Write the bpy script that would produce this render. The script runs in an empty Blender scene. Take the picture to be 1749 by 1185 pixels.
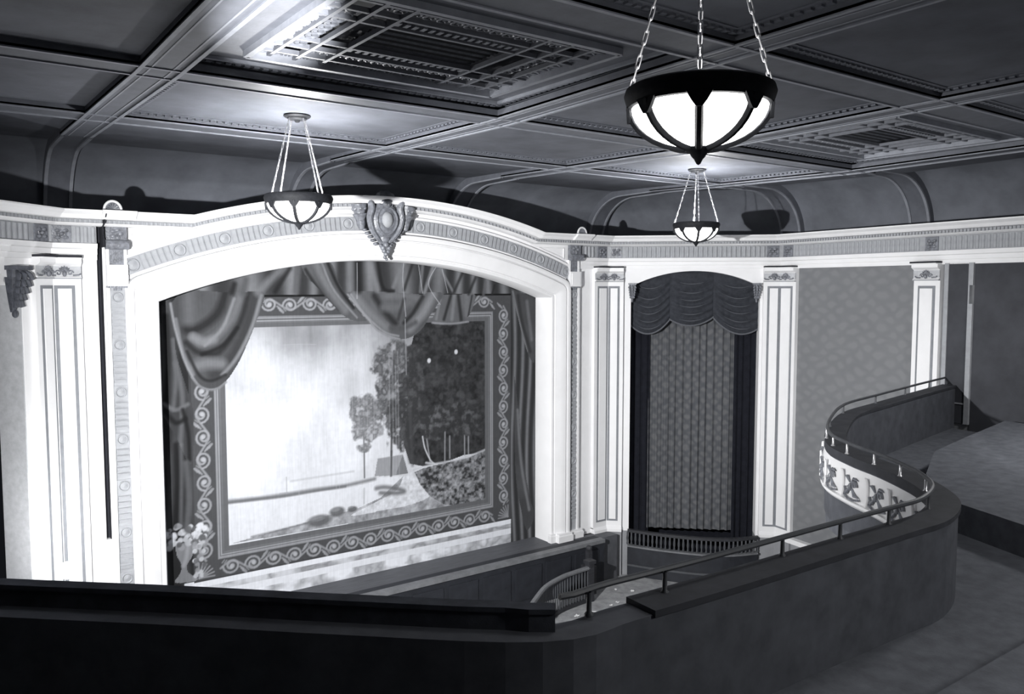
import bpy, math, random
import numpy as np
from mathutils import Matrix, Vector

random.seed(7)
S = bpy.context.scene
COL = S.collection
PI = math.pi
Z0 = 7.6          # height of the camera above the house floor

# ------------------------------------------------------------------ camera
cam_data = bpy.data.cameras.new('camera')
cam_data.sensor_fit = 'HORIZONTAL'; cam_data.sensor_width = 36.0
cam_data.lens = 36.0 * 1412.0 / 1749.0
cam_data.clip_start = 0.05; cam_data.clip_end = 200
cam = bpy.data.objects.new('camera', cam_data); COL.objects.link(cam)
cam.location = (0, 0, Z0)
cam.rotation_euler = (math.radians(90 - 4.1), 0, math.radians(-36.1))
S.camera = cam

# ------------------------------------------------------------------ world, lights, exposure
S.view_settings.view_transform = 'Standard'
S.view_settings.look = 'None'
S.view_settings.gamma = 1.0
S.view_settings.use_curve_mapping = False
S.view_settings.exposure = 0.0
world = bpy.data.worlds.new('world'); S.world = world
world.use_nodes = True
world.node_tree.nodes['Background'].inputs[0].default_value = (0.55, 0.6, 0.72, 1)
world.node_tree.nodes['Background'].inputs[1].default_value = 0.012

def light(name, kind, loc, power, color=(1, 1, 1), radius=0.1, target=None, angle=60, blend=0.5):
    d = bpy.data.lights.new(name, kind); d.energy = power; d.color = color
    d.shadow_soft_size = radius
    if kind == 'SPOT':
        d.spot_size = math.radians(angle); d.spot_blend = blend
    o = bpy.data.objects.new(name, d); COL.objects.link(o)
    o.location = (loc[0], loc[1], loc[2] + Z0)
    if target is not None:
        v = Vector(target) - Vector(loc)
        o.rotation_euler = v.to_track_quat('-Z', 'Y').to_euler()
    return o

# photographer's flood held out over the rail at the left, just outside the view
light('flood_at_left_rail', 'SPOT', (-0.10, 6.9, -0.35), 11000, (1, 1, 1), 0.08, (13.0, 16, -1.0), 110, 1.0)
# spotlight playing on the ceiling grille from the balcony
light('spot_on_ceiling', 'SPOT', (1.1, 2.4, -0.2), 15000, (1, 1, 1), 0.03, (3.0, 8.0, 2.6), 13, 1.0)
# bowl lamp over the balcony at right, out of view, and an added rear fill
light('lamp_over_balcony_right', 'SPOT', (13.9, 3.9, 1.0), 420, (1, 1, 1), 0.4, (13.9, 3.95, -5), 165, 0.3)
light('fill_over_balcony_rear', 'SPOT', (7.0, -1.2, 1.0), 450, (1, 1, 1), 0.4, (7.0, -1.15, -5), 165, 0.3)  # added fill to brighten the balcony and the parapet's inner face
light('lamp_over_balcony_up', 'POINT', (13.9, 3.9, 1.2), 30, (1, 1, 1), 0.3)
# flood that washes the side wall beyond the balcony end
light('flood_side_wall', 'SPOT', (9.6, 8.6, -5.0), 330, (1, 1, 1), 0.15, (17.4, 10.6, -2.2), 60, 1.0)

# ------------------------------------------------------------------ materials
def new_mat(name):
    m = bpy.data.materials.new(name); m.use_nodes = True
    nt = m.node_tree
    return m, nt, nt.nodes['Principled BSDF']

def plaster(name, col, rough=0.6, var=0.12, scale=3.0, bump=0.0, bscale=40.0, spec=0.3, metal=0.0, stretch=None):
    m, nt, b = new_mat(name)
    N, L = nt.nodes, nt.links
    tc = N.new('ShaderNodeTexCoord')
    src = tc.outputs['Object']
    if stretch:
        mp = N.new('ShaderNodeMapping'); mp.inputs['Scale'].default_value = stretch
        L.new(src, mp.inputs[0]); src = mp.outputs[0]
    n = N.new('ShaderNodeTexNoise'); n.inputs['Scale'].default_value = scale
    n.inputs['Detail'].default_value = 6; n.inputs['Roughness'].default_value = 0.6
    L.new(src, n.inputs['Vector'])
    r = N.new('ShaderNodeValToRGB')
    lo = [c * (1 - var) for c in col]; hi = [min(1, c * (1 + var)) for c in col]
    r.color_ramp.elements[0].position = 0.3; r.color_ramp.elements[0].color = (*lo, 1)
    r.color_ramp.elements[1].position = 0.7; r.color_ramp.elements[1].color = (*hi, 1)
    L.new(n.outputs['Fac'], r.inputs[0]); L.new(r.outputs[0], b.inputs['Base Color'])
    b.inputs['Roughness'].default_value = rough
    b.inputs['Specular IOR Level'].default_value = spec
    b.inputs['Metallic'].default_value = metal
    if bump:
        n2 = N.new('ShaderNodeTexNoise'); n2.inputs['Scale'].default_value = bscale; n2.inputs['Detail'].default_value = 4
        L.new(tc.outputs['Object'], n2.inputs['Vector'])
        bp = N.new('ShaderNodeBump'); bp.inputs['Strength'].default_value = bump; bp.inputs['Distance'].default_value = 0.02
        L.new(n2.outputs['Fac'], bp.inputs['Height']); L.new(bp.outputs[0], b.inputs['Normal'])
    return m

def emit(name, col, strength):
    m, nt, b = new_mat(name)
    b.inputs['Base Color'].default_value = (0.8, 0.8, 0.8, 1)
    b.inputs['Emission Color'].default_value = (*col, 1)
    b.inputs['Emission Strength'].default_value = strength
    return m

M = {}
M['white'] = plaster('white_plaster', (0.80, 0.80, 0.81), 0.55, 0.04, 1.5, 0.05, 60)
M['greypaint'] = plaster('grey_painted_plaster', (0.33, 0.34, 0.36), 0.6, 0.10, 8, 0.1, 50)
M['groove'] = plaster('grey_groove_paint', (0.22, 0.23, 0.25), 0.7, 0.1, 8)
M['ornament'] = plaster('ornament_grey', (0.17, 0.178, 0.20), 0.35, 0.45, 14, 0.4, 30, 0.6)
M['darkornament'] = plaster('dark_ornament', (0.07, 0.075, 0.09), 0.5, 0.4, 14, 0.3, 30)
M['shadepaint'] = plaster('dark_shade_paint', (0.02, 0.021, 0.027), 0.9, 0.2, 6)
M['capgrey'] = plaster('grey_capital_paint', (0.46, 0.47, 0.49), 0.6, 0.12, 9, 0.1, 40)
M['dado'] = plaster('grey_dado_paint', (0.26, 0.265, 0.28), 0.7, 0.12, 3)
M['ceiling'] = plaster('ceiling_plaster', (0.115, 0.122, 0.142), 0.65, 0.22, 1.6, 0.08, 20, 0.25)
M['beam'] = plaster('beam_plaster', (0.12, 0.127, 0.148), 0.55, 0.15, 4, 0.1, 30, 0.35)
M['beamline'] = plaster('beam_light_moulding', (0.25, 0.262, 0.295), 0.45, 0.15, 6, 0.1, 40, 0.4)
M['cove'] = plaster('cove_paint', (0.14, 0.149, 0.172), 0.7, 0.22, 1.2, 0.05, 10, 0.2)
M['grille'] = plaster('grille_plaster', (0.15, 0.158, 0.18), 0.5, 0.15, 9, 0.1, 40, 0.4)
M['grilledark'] = plaster('grille_recess', (0.03, 0.032, 0.04), 0.8, 0.2, 4)
M['bronze'] = plaster('dark_bronze', (0.014, 0.015, 0.018), 0.65, 0.3, 20, 0.1, 60, 0.2)
M['chain'] = plaster('bright_chain_metal', (0.62, 0.62, 0.64), 0.3, 0.1, 30, 0, 40, 0.5, 0.55)
M['glass'] = emit('lit_opal_glass', (1.0, 0.99, 0.97), 11.0)
M['bulb'] = emit('flood_bulb', (1.0, 1.0, 1.0), 160.0)
M['housefloor'] = plaster('house_floor', (0.32, 0.325, 0.335), 0.75, 0.3, 5, 0.2, 25)
M['stagefloor'] = plaster('stage_boards', (0.085, 0.088, 0.098), 0.6, 0.25, 3, 0, 40, 0.3, 0, (1, 14, 1))
M['apron'] = plaster('apron_front_paint', (0.022, 0.024, 0.03), 0.6, 0.25, 4)
M['aprontrim'] = plaster('apron_edge_trim', (0.16, 0.165, 0.175), 0.5, 0.2, 5)
M['balcony'] = plaster('balcony_carpet', (0.14, 0.147, 0.165), 0.95, 0.2, 6, 0.2, 60, 0.1)
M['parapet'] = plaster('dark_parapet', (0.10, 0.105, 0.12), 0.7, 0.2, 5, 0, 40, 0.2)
M['blackpanel'] = plaster('black_panel_cloth', (0.07, 0.075, 0.09), 0.9, 0.3, 5, 0.1, 120, 0.1)
M['rail'] = plaster('dark_rail_paint', (0.07, 0.074, 0.082), 0.45, 0.15, 8, 0, 40, 0.4)
M['postglint'] = plaster('post_highlight', (0.55, 0.55, 0.57), 0.25, 0.1, 20, 0, 40, 0.5, 0.7)
M['coping'] = plaster('dark_coping', (0.05, 0.052, 0.06), 0.7, 0.2, 5, 0, 40, 0.2)
M['wood'] = plaster('dark_wood', (0.03, 0.031, 0.036), 0.5, 0.3, 6, 0, 40, 0.4, 0, (1, 1, 8))
M['velvet'] = plaster('dark_velvet', (0.036, 0.039, 0.047), 0.85, 0.25, 9, 0, 40, 0.15)
M['velvetedge'] = plaster('velvet_fringe_highlight', (0.11, 0.115, 0.13), 0.8, 0.25, 60, 0.3, 120, 0.2)
M['blackcloth'] = plaster('black_cloth', (0.014, 0.015, 0.02), 0.95, 0.2, 6, 0, 40, 0.05)
M['paper'] = plaster('white_paper', (0.75, 0.75, 0.76), 0.8, 0.1, 20)
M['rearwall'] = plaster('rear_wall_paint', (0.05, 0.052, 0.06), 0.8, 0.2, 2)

def damask(name, c0, c1, sx, sz, wob=0.25):
    """woven pattern: staggered ogee medallions, tone on tone"""
    m, nt, b = new_mat(name)
    N, L = nt.nodes, nt.links
    tc = N.new('ShaderNodeTexCoord')
    def wave(direction, scale):
        mp = N.new('ShaderNodeMapping'); mp.inputs['Rotation'].default_value = direction
        L.new(tc.outputs['UV'], mp.inputs[0])
        w = N.new('ShaderNodeTexWave'); w.inputs['Scale'].default_value = scale; w.wave_profile = 'SIN'
        w.inputs['Distortion'].default_value = wob * 9; w.inputs['Detail'].default_value = 2; w.inputs['Detail Scale'].default_value = 1.5
        L.new(mp.outputs[0], w.inputs['Vector']); return w.outputs['Fac']
    a = wave((0, 0, math.radians(58)), sx); c = wave((0, 0, math.radians(-58)), sx)
    mu = N.new('ShaderNodeMath'); mu.operation = 'MULTIPLY'; L.new(a, mu.inputs[0]); L.new(c, mu.inputs[1])
    n = N.new('ShaderNodeTexNoise'); n.inputs['Scale'].default_value = sz; n.inputs['Detail'].default_value = 6
    L.new(tc.outputs['UV'], n.inputs['Vector'])
    ad = N.new('ShaderNodeMath'); ad.operation = 'MULTIPLY_ADD'; ad.inputs[1].default_value = 0.8
    L.new(n.outputs['Fac'], ad.inputs[0]); L.new(mu.outputs[0], ad.inputs[2])
    r = N.new('ShaderNodeValToRGB')
    r.color_ramp.elements[0].position = 0.3; r.color_ramp.elements[0].color = (*c0, 1)
    r.color_ramp.elements[1].position = 1.1 if False else 1.0; r.color_ramp.elements[1].color = (*c1, 1)
    L.new(ad.outputs[0], r.inputs[0]); L.new(r.outputs[0], b.inputs['Base Color'])
    b.inputs['Roughness'].default_value = 0.8; b.inputs['Specular IOR Level'].default_value = 0.2
    return m
M['wallpaper'] = damask('damask_wallpaper', (0.17, 0.175, 0.185), (0.20, 0.205, 0.213), 1.1, 2.0, 0.5)
M['brocade'] = damask('brocade_curtain', (0.075, 0.079, 0.088), (0.12, 0.123, 0.13), 1.3, 3.0, 0.4)

def painted(name):
    m, nt, b = new_mat(name)
    N, L = nt.nodes, nt.links
    at = N.new('ShaderNodeAttribute'); at.attribute_name = 'paint'
    tc = N.new('ShaderNodeTexCoord')
    mp = N.new('ShaderNodeMapping'); mp.inputs['Scale'].default_value = (9, 1, 0.6)
    L.new(tc.outputs['Object'], mp.inputs[0])
    n = N.new('ShaderNodeTexNoise'); n.inputs['Scale'].default_value = 3; n.inputs['Detail'].default_value = 6
    L.new(mp.outputs[0], n.inputs['Vector'])
    mr = N.new('ShaderNodeMapRange'); mr.inputs['To Min'].default_value = 0.82; mr.inputs['To Max'].default_value = 1.12
    L.new(n.outputs['Fac'], mr.inputs['Value'])
    mx = N.new('ShaderNodeMix'); mx.data_type = 'RGBA'; mx.blend_type = 'MULTIPLY'; mx.inputs['Factor'].default_value = 1
    L.new(at.outputs['Color'], mx.inputs['A']); L.new(mr.outputs['Result'], mx.inputs['B'])
    L.new(mx.outputs['Result'], b.inputs['Base Color'])
    b.inputs['Roughness'].default_value = 0.85; b.inputs['Specular IOR Level'].default_value = 0.15
    return m
M['painted'] = painted('scene_paint_on_canvas')

# ------------------------------------------------------------------ mesh helpers
def xf(mat, v):
    return [tuple(mat @ Vector(p)) for p in v] if mat is not None else v

def frame(o, x, z):
    """matrix with origin o, local x axis x, local z axis z (y = z cross x)"""
    x = Vector(x).normalized(); z = Vector(z).normalized(); y = z.cross(x).normalized(); z = x.cross(y)
    return Matrix(((x.x, y.x, z.x, o[0]), (x.y, y.y, z.y, o[1]), (x.z, y.z, z.z, o[2]), (0, 0, 0, 1)))

class MB:
    def __init__(s): s.v = []; s.f = []
    def add(s, v, f, mat=None):
        k = len(s.v); s.v += [tuple(p) for p in xf(mat, v)]; s.f += [tuple(i + k for i in q) for q in f]; return s
    def box(s, a, b, mat=None):
        x0, y0, z0 = a; x1, y1, z1 = b
        v = [(x0,y0,z0),(x1,y0,z0),(x1,y1,z0),(x0,y1,z0),(x0,y0,z1),(x1,y0,z1),(x1,y1,z1),(x0,y1,z1)]
        return s.add(v, [(3,2,1,0),(4,5,6,7),(0,1,5,4),(1,2,6,5),(2,3,7,6),(3,0,4,7)], mat)
    def prism(s, pts, z0, z1, mat=None):
        """polygon in local xy extruded in local z"""
        n = len(pts); v = [(p[0], p[1], z0) for p in pts] + [(p[0], p[1], z1) for p in pts]
        f = [tuple(range(n - 1, -1, -1)), tuple(range(n, 2 * n))]
        f += [(i, (i + 1) % n, n + (i + 1) % n, n + i) for i in range(n)]
        return s.add(v, f, mat)
    def grid(s, rows, close_u=False, close_v=False, mat=None):
        """rows of equal point count"""
        nr, nc = len(rows), len(rows[0]); v = [p for r in rows for p in r]; f = []
        for i in range(nr if close_v else nr - 1):
            for j in range(nc if close_u else nc - 1):
                a = i * nc + j; b = i * nc + (j + 1) % nc; c = ((i + 1) % nr) * nc + (j + 1) % nc; d = ((i + 1) % nr) * nc + j
                f.append((a, b, c, d))
        return s.add(v, f, mat)
    def lathe(s, prof, n=24, mat=None, caps=True, a0=0.0, a1=2 * PI):
        full = abs(a1 - a0 - 2 * PI) < 1e-6
        m = n if full else n + 1
        rows = [[(r * math.cos(a0 + (a1 - a0) * j / n), r * math.sin(a0 + (a1 - a0) * j / n), z) for j in range(m)] for r, z in prof]
        k = len(s.v)
        s.grid(rows, close_u=full, mat=mat)
        return s
    def tube(s, pts, r, n=8, mat=None, closed=False):
        P = [Vector(p) for p in pts]; rows = []; m = len(P)
        up = Vector((0, 0, 1)); prev = None
        for i in range(m):
            if closed: t = P[(i + 1) % m] - P[i - 1]
            else: t = P[min(i + 1, m - 1)] - P[max(i - 1, 0)]
            t.normalize()
            if prev is None:
                a = up if abs(t.dot(up)) < 0.9 else Vector((1, 0, 0))
                x = a.cross(t).normalized()
            else:
                x = (prev - t * prev.dot(t)).normalized()
            prev = x; y = t.cross(x)
            ri = r[i] if isinstance(r, (list, tuple)) else r
            rows.append([tuple(P[i] + (x * math.cos(2 * PI * j / n) + y * math.sin(2 * PI * j / n)) * ri) for j in range(n)])
        k = len(s.v)
        s.grid(rows, close_u=True, close_v=closed, mat=mat)
        if not closed:
            s.f.append(tuple(k + j for j in range(n - 1, -1, -1)))
            s.f.append(tuple(k + (m - 1) * n + j for j in range(n)))
        return s
    def ellipsoid(s, c, r, nu=12, nv=8, mat=None):
        rows = []
        for i in range(nv + 1):
            t = PI * i / nv
            rows.append([(c[0] + r[0] * math.sin(t) * math.cos(2 * PI * j / nu), c[1] + r[1] * math.sin(t) * math.sin(2 * PI * j / nu), c[2] + r[2] * math.cos(t)) for j in range(nu)])
        return s.grid(rows, close_u=True, mat=mat)
    def sweep(s, prof, path, closed_prof=True, caps=True):
        """path: list of (point, out, up); prof: list of (out distance, up distance)"""
        rows = []
        for p, o, u in path:
            p = Vector(p); o = Vector(o); u = Vector(u)
            rows.append([tuple(p + o * a + u * b) for a, b in prof])
        k = len(s.v); n = len(prof)
        s.grid(rows, close_u=closed_prof)
        if caps and closed_prof:
            s.f.append(tuple(k + j for j in range(n)))
            s.f.append(tuple(k + (len(rows) - 1) * n + j for j in range(n - 1, -1, -1)))
        return s
    def mesh(s, name, origin=(0, 0, 0), smooth=False):
        me = bpy.data.meshes.new(name)
        ox, oy, oz = origin
        me.from_pydata([(a - ox, b - oy, c - oz) for a, b, c in s.v], [], s.f)
        me.validate(clean_customdata=False)
        import bmesh
        bm = bmesh.new(); bm.from_mesh(me); bmesh.ops.recalc_face_normals(bm, faces=bm.faces); bm.to_mesh(me); bm.free()
        if smooth:
            me.polygons.foreach_set('use_smooth', [True] * len(me.polygons))
            try: me.set_sharp_from_angle(angle=math.radians(40))
            except Exception: pass
        return me

ORI = {}
def tag(o, label=None, cat=None, group=None, kind=None):
    if label: o['label'] = label
    if cat: o['category'] = cat
    if group: o['group'] = group
    if kind: o['kind'] = kind
    return o

def part(name, mb, mat, parent=None, smooth=False, label=None, kind=None):
    """one mesh object; coordinates are camera-height based, lifted by Z0"""
    vs = np.array(mb.v); lo = vs.min(0); hi = vs.max(0)
    org = ((lo[0] + hi[0]) / 2, (lo[1] + hi[1]) / 2, lo[2])
    me = mb.mesh(name, org, smooth)
    me.materials.append(M[mat] if isinstance(mat, str) else mat)
    o = bpy.data.objects.new(name, me); COL.objects.link(o)
    w = Vector((org[0], org[1], org[2] + Z0)); ORI[o] = Matrix.Translation(w)
    if parent is not None:
        o.parent = parent; o.matrix_local = ORI[parent].inverted() @ ORI[o]
    else:
        o.matrix_world = ORI[o]
    if label: o['label'] = label
    if kind: o['kind'] = kind
    return o

def thing(name, loc, label, cat, group=None):
    o = bpy.data.objects.new(name, None); COL.objects.link(o)
    o.empty_display_size = 0.2
    w = Vector((loc[0], loc[1], loc[2] + Z0)); ORI[o] = Matrix.Translation(w); o.matrix_world = ORI[o]
    return tag(o, label, cat, group)

def inst(name, me, mat4, parent):
    """shared-mesh piece placed by a matrix given in camera-height coordinates"""
    o = bpy.data.objects.new(name, me); COL.objects.link(o)
    w = Matrix.Translation((0, 0, Z0)) @ mat4; ORI[o] = w
    if parent is not None:
        o.parent = parent; o.matrix_local = ORI[parent].inverted() @ w
    else:
        o.matrix_world = w
    return o

def smesh(name, mb, mat, smooth=False):
    me = mb.mesh(name, (0, 0, 0), smooth); me.materials.append(M[mat]); return me

def struct(name, mb, mat, label=None, cat=None, smooth=False):
    o = part(name, mb, mat, None, smooth); return tag(o, label, cat, None, 'structure')

def plan_path(pts, z=0.0, side=1):
    """plan polyline -> sweep path with mitred outward vectors (out = right-hand side * side)"""
    P = [Vector((p[0], p[1])) for p in pts]; res = []
    nrm = []
    for i in range(len(P) - 1):
        t = (P[i + 1] - P[i]).normalized(); nrm.append(Vector((t.y, -t.x)) * side)
    for i in range(len(P)):
        if i == 0: m = nrm[0]
        elif i == len(P) - 1: m = nrm[-1]
        else:
            a, b = nrm[i - 1], nrm[i]; m = (a + b) / (1 + a.dot(b))
        res.append(((P[i].x, P[i].y, z), (m.x, m.y, 0), (0, 0, 1)))
    return res
def catmull(pts, n=8):
    P = [np.array(p, float) for p in pts]; out = []
    for i in range(len(P) - 1):
        p0 = P[max(i - 1, 0)]; p1 = P[i]; p2 = P[i + 1]; p3 = P[min(i + 2, len(P) - 1)]
        for k in range(n):
            t = k / n
            out.append(tuple(0.5 * ((2 * p1) + (-p0 + p2) * t + (2 * p0 - 5 * p1 + 4 * p2 - p3) * t * t + (-p0 + 3 * p1 - 3 * p2 + p3) * t ** 3)))
    out.append(tuple(P[-1])); return out

# ------------------------------------------------------------------ plan of the house
A1 = (1.95, 16.0); B1 = (-1.23, 12.95); C1 = (-2.2, -3.0)        # left: fold, splay end, side wall end
A2 = (14.72, 16.0); B2 = (17.9, 12.95); C2 = (15.67, -3.0)       # right
FL = -7.6; ST = -6.42                                             # house floor, stage floor
XC = 8.26; ZC = -12.42; R0 = 13.0; HW = 4.57                      # proscenium arch: axis, centre, radius, half width
RT = 14.31                                                        # radius of the cornice top over the arch
AK = math.acos((1.31 - ZC) / RT)                                  # where the raised cornice meets the level one
XK0 = XC - RT * math.sin(AK); XK1 = XC + RT * math.sin(AK)

def seg(P, Q):
    P = Vector(P); Q = Vector(Q); t = (Q - P).normalized(); return P, t, Vector((t.y, -t.x)), (Q - P).length
def face_frame(P, Q, z=0.0):
    p, t, n, l = seg(P, Q)
    return frame((p.x, p.y, z), (t.x, t.y, 0), (n.x, n.y, 0)), l
def add_uv(o, P, Q, s=1.0):
    p, t, n, l = seg(P, Q); me = o.data; uv = me.uv_layers.new(name='UVMap'); mw = ORI[o]
    for lp in me.loops:
        w = mw @ me.vertices[lp.vertex_index].co
        uv.data[lp.index].uv = (((w.x - p.x) * t.x + (w.y - p.y) * t.y) * s, w.z * s)

# ---- floors
struct('floor', MB().box((-2.4, -3.2, FL - .25), (18.6, 16.0, FL)), 'housefloor', 'bare grey floor of the house below the stage', 'floor')
mb = MB().box((2.0, 15.5, FL), (14.7, 15.74, ST)).box((2.0, 15.74, FL), (14.7, 18.6, ST))
struct('stage_floor', mb, 'stagefloor', 'worn grey stage boards in front of the painted curtain', 'stage')
ap = tag(part('stage_apron', MB().box((2.6, 15.34, FL), (14.1, 15.5, ST - .06)), 'apron'), 'dark panelled front of the stage apron above the pit', 'stage front')
part('edge_strip', MB().box((2.6, 15.30, ST - .06), (14.1, 15.5, ST + .03)), 'aprontrim', ap)
part('dark_band', MB().box((2.6, 15.5, ST), (14.1, 15.74, ST + .012)), 'apron', ap)  # dark strip laid along the stage edge
for k in range(12):
    x = 3.0 + k * .92
    part('panel', MB().box((x, 15.315, FL + .2), (x + .78, 15.34, ST - .2)), 'apron', ap)

# ---- proscenium wall
def top_curve(x):
    return 1.25 if x <= XK0 or x >= XK1 else ZC + math.sqrt((RT - .05) ** 2 - (x - XC) ** 2)
mb = MB().box((A1[0], 16, FL), (2.69, 16.6, 1.25)).box((2.77, 16, ST), (XC - HW - .3, 16.6, 1.25)).box((2.69, 16.01, FL), (2.77, 16.6, -4.5))
mb.box((XC + HW + .3, 16, FL), (A2[0], 16.6, 1.25))
rows = []
n = 60
for i in range(n + 1):
    x = XC - HW - .3 + (2 * HW + .6) * i / n
    zb = ZC + math.sqrt((R0 + .3) ** 2 - (x - XC) ** 2); zt = top_curve(x)
    rows.append([(x, 16, zb), (x, 16, zt), (x, 16.6, zt), (x, 16.6, zb)])
mb.grid(rows, close_u=True)
struct('wall_back', mb, 'white', 'white plaster stage wall pierced by the proscenium opening', 'wall')

jt = struct('trim_5', MB().box((2.69, 16.12, -4.5), (2.77, 16.6, 1.06)).box((2.764, 15.99, -4.5), (2.775, 16.14, 1.06)), 'shadepaint', 'gap between the left pilaster wall and the arch, its shade painted dark', 'shadepaint')  # dark liner puts shade into the gap and over its lit return
part('return_shade', MB().prism([(15.99, .70), (15.74, .70), (15.72, .84), (15.80, .90), (15.80, 1.06), (15.66, 1.10), (15.60, 1.17), (15.5, 1.22), (15.44, 1.285), (15.99, 1.285)], 2.765, 2.783, Matrix(((0, 0, 1, 0), (1, 0, 0, 0), (0, 1, 0, 0), (0, 0, 0, 1)))), 'shadepaint', jt)  # dark plate painting shade on the left return of the cornice break
# ---- splayed walls with arched box openings
def splay(name, P, Q, t0, t1, label):
    F, l = face_frame(P, Q)
    mb = MB()
    mb.box((0, -6.42, -.5), (t0, 1.25, 0), F); mb.box((t1, -6.42, -.5), (l, 1.25, 0), F)
    struct(name.replace('wall_', 'baseboard_'), MB().box((0, FL, -.5), (t0, -6.42, .02), F).box((t1, FL, -.5), (l, -6.42, .02), F), 'dado', 'grey painted dado under the ' + name.split('_')[-1] + ' splayed wall', 'dado')
    w = (t1 - t0) / 2; c = (t0 + t1) / 2; rise = .40; zs = .03
    r = (w * w + rise * rise) / (2 * rise); rows = []
    for i in range(25):
        x = t0 + (t1 - t0) * i / 24
        zb = zs + rise - r + math.sqrt(r * r - (x - c) ** 2)
        rows.append([(x, zb, 0), (x, 1.25, 0), (x, 1.25, -.5), (x, zb, -.5)])
    mb.grid(rows, close_u=True, mat=F)
    return struct(name, mb, 'white', label, 'wall'), F, l
_, FR, LR = splay('wall_splay_right', A2, B2, .63, 3.88, 'white splayed wall with the arched box opening right of the stage')
_, FLft, LL = splay('wall_splay_left', B1, A1, .53, 3.78, 'white splayed wall at the far left edge of the stage')
part('reveal_grey', MB().box((3.755, -6.42, -.5), (3.78, .05, -.02), FLft), 'capgrey', bpy.data.objects['wall_splay_left'])  # grey sheet laid over the left opening's reveal

# ---- side and rear walls
def sidewall(name, P, Q, mat, label):
    F, l = face_frame(P, Q)
    o = struct(name, MB().box((0, FL, -.4), (l, 1.25, 0), F), mat, label, 'wall'); add_uv(o, P, Q); return o
sidewall('wall_right', B2, C2, 'wallpaper', 'grey damask papered side wall behind the balcony end')
sidewall('wall_left', C1, B1, 'rearwall', 'dark side wall outside the view at left')
struct('wall_rear', MB().box((-3.4, -3.4, FL), (19.6, -3.1, 3.2)), 'rearwall', 'dark rear wall behind the balcony', 'wall')

# ---- cornice
def full_path(z=1.31):
    pts = plan_path([C1, B1, A1, (XK0, 16.0)], z)
    a = -AK; u1 = Vector((0, 0, 1)); u2 = Vector((math.sin(a), 0, math.cos(a))); m = (u1 + u2) / (1 + u1.dot(u2))
    pts[-1] = ((XK0, 16, z), (0, -1, 0), tuple(m))
    for i in range(1, 40):
        a = -AK + 2 * AK * i / 40
        pts.append(((XC + RT * math.sin(a), 16, ZC + RT * math.cos(a) + z - 1.31), (0, -1, 0), (math.sin(a), 0, math.cos(a))))
    e = plan_path([(XK1, 16.0), A2, B2, C2], z)
    e[0] = (e[0][0], (0, -1, 0), (-m[0], 0, m[2]))
    return pts + e
FP = full_path()
corn = struct('trim_1', MB().sweep([(0, 0), (.50, 0), (.50, -.025), (.47, -.045), (.42, -.075), (.385, -.115), (.36, -.14), (.26, -.145), (0, -.145)], FP), 'white',
              'white moulded cornice that rises over the stage arch', 'cornice')
part('ledge_top', MB().sweep([(-1.7, -.06), (.02, -.06), (.02, 0), (-1.7, 0)], FP), 'cove', corn)
part('bead_course', MB().sweep([(0, -.145), (.20, -.145), (.20, -.205), (0, -.205)], FP), 'greypaint', corn)
part('fillet', MB().sweep([(0, -.205), (.25, -.205), (.22, -.225), (.16, -.25), (0, -.25)], FP), 'white', corn)
# beads too small to pick apart
mb = MB()
for i in range(len(FP) - 1):
    p = Vector(FP[i][0]); q = Vector(FP[i + 1][0])
    o = (Vector(FP[i][1]) + Vector(FP[i + 1][1])).normalized(); u = (Vector(FP[i][2]) + Vector(FP[i + 1][2])).normalized()
    if len(FP) > 3 and (i == 0): continue
    L = (q - p).length; k = max(1, int(L / .075)); t = (q - p) / L
    for j in range(k):
        c = p + t * (j + .5) * L / k + o * .2 + u * -.175
        mb.box((-.022, -.026, 0), (.022, .026, .035), frame(c, t, o))
b = part('beads', mb, 'greypaint', corn); b['kind'] = 'stuff'

# architrave and fluted frieze on the level stretches
for nm, pts in (('left', [C1, B1, A1, (2.69, 16.0)]), ('right', [(13.78, 16.0), A2, B2, C2])):
    pp = plan_path(pts, 0)
    o = struct('trim_2' if nm == 'left' else 'trim_3', MB().sweep([(0, .48), (.05, .48), (.05, .57), (.08, .575), (.08, .66), (.11, .68), (.13, .76), (0, .76)], pp), 'white',
               'white architrave with grey fluted frieze ' + ('at the left edge of the stage wall' if nm == 'left' else 'running onto the right side wall'), 'frieze')
    part('frieze_band', MB().sweep([(0, .76), (.04, .76), (.04, 1.06), (0, 1.06)], pp), 'greypaint', o)
    globals()['friz_' + nm] = o
fl = MB()
fl.lathe([(.036, -.125), (.036, .125)], 8, Matrix.Rotation(-PI / 2, 4, 'X') @ Matrix.Identity(4), a0=0, a1=2 * PI)
# half-round flute standing in local y, proud in local z
fl = MB(); nseg = 6
fl.grid([[(.038 * math.cos(PI * j / nseg), y, .032 * math.sin(PI * j / nseg)) for j in range(nseg + 1)] for y in (-.13, .13)])
flute = smesh('flute', fl, 'greypaint', True)
def plaque_mesh(w, h):
    mb = MB().box((-w / 2, -h / 2, 0), (w / 2, h / 2, .02))
    for k in range(4):
        a = PI / 4 + k * PI / 2
        mb.ellipsoid((.28 * w * math.cos(a), .28 * h * math.sin(a), .03), (.17 * w, .12 * h, .03), 8, 5)
    mb.ellipsoid((0, 0, .04), (.13 * w, .13 * h, .035), 8, 5)
    for sx in (-1, 1):
        mb.tube([(sx * .05 * w + sx * .3 * w * math.sin(t) * t / 5, .32 * h * math.cos(t) * t / 5, .03) for t in np.linspace(.6, 5, 12)], .012, 5)
    return mb
plaq = smesh('floral_plaque', plaque_mesh(.30, .29), 'ornament', True)
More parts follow.
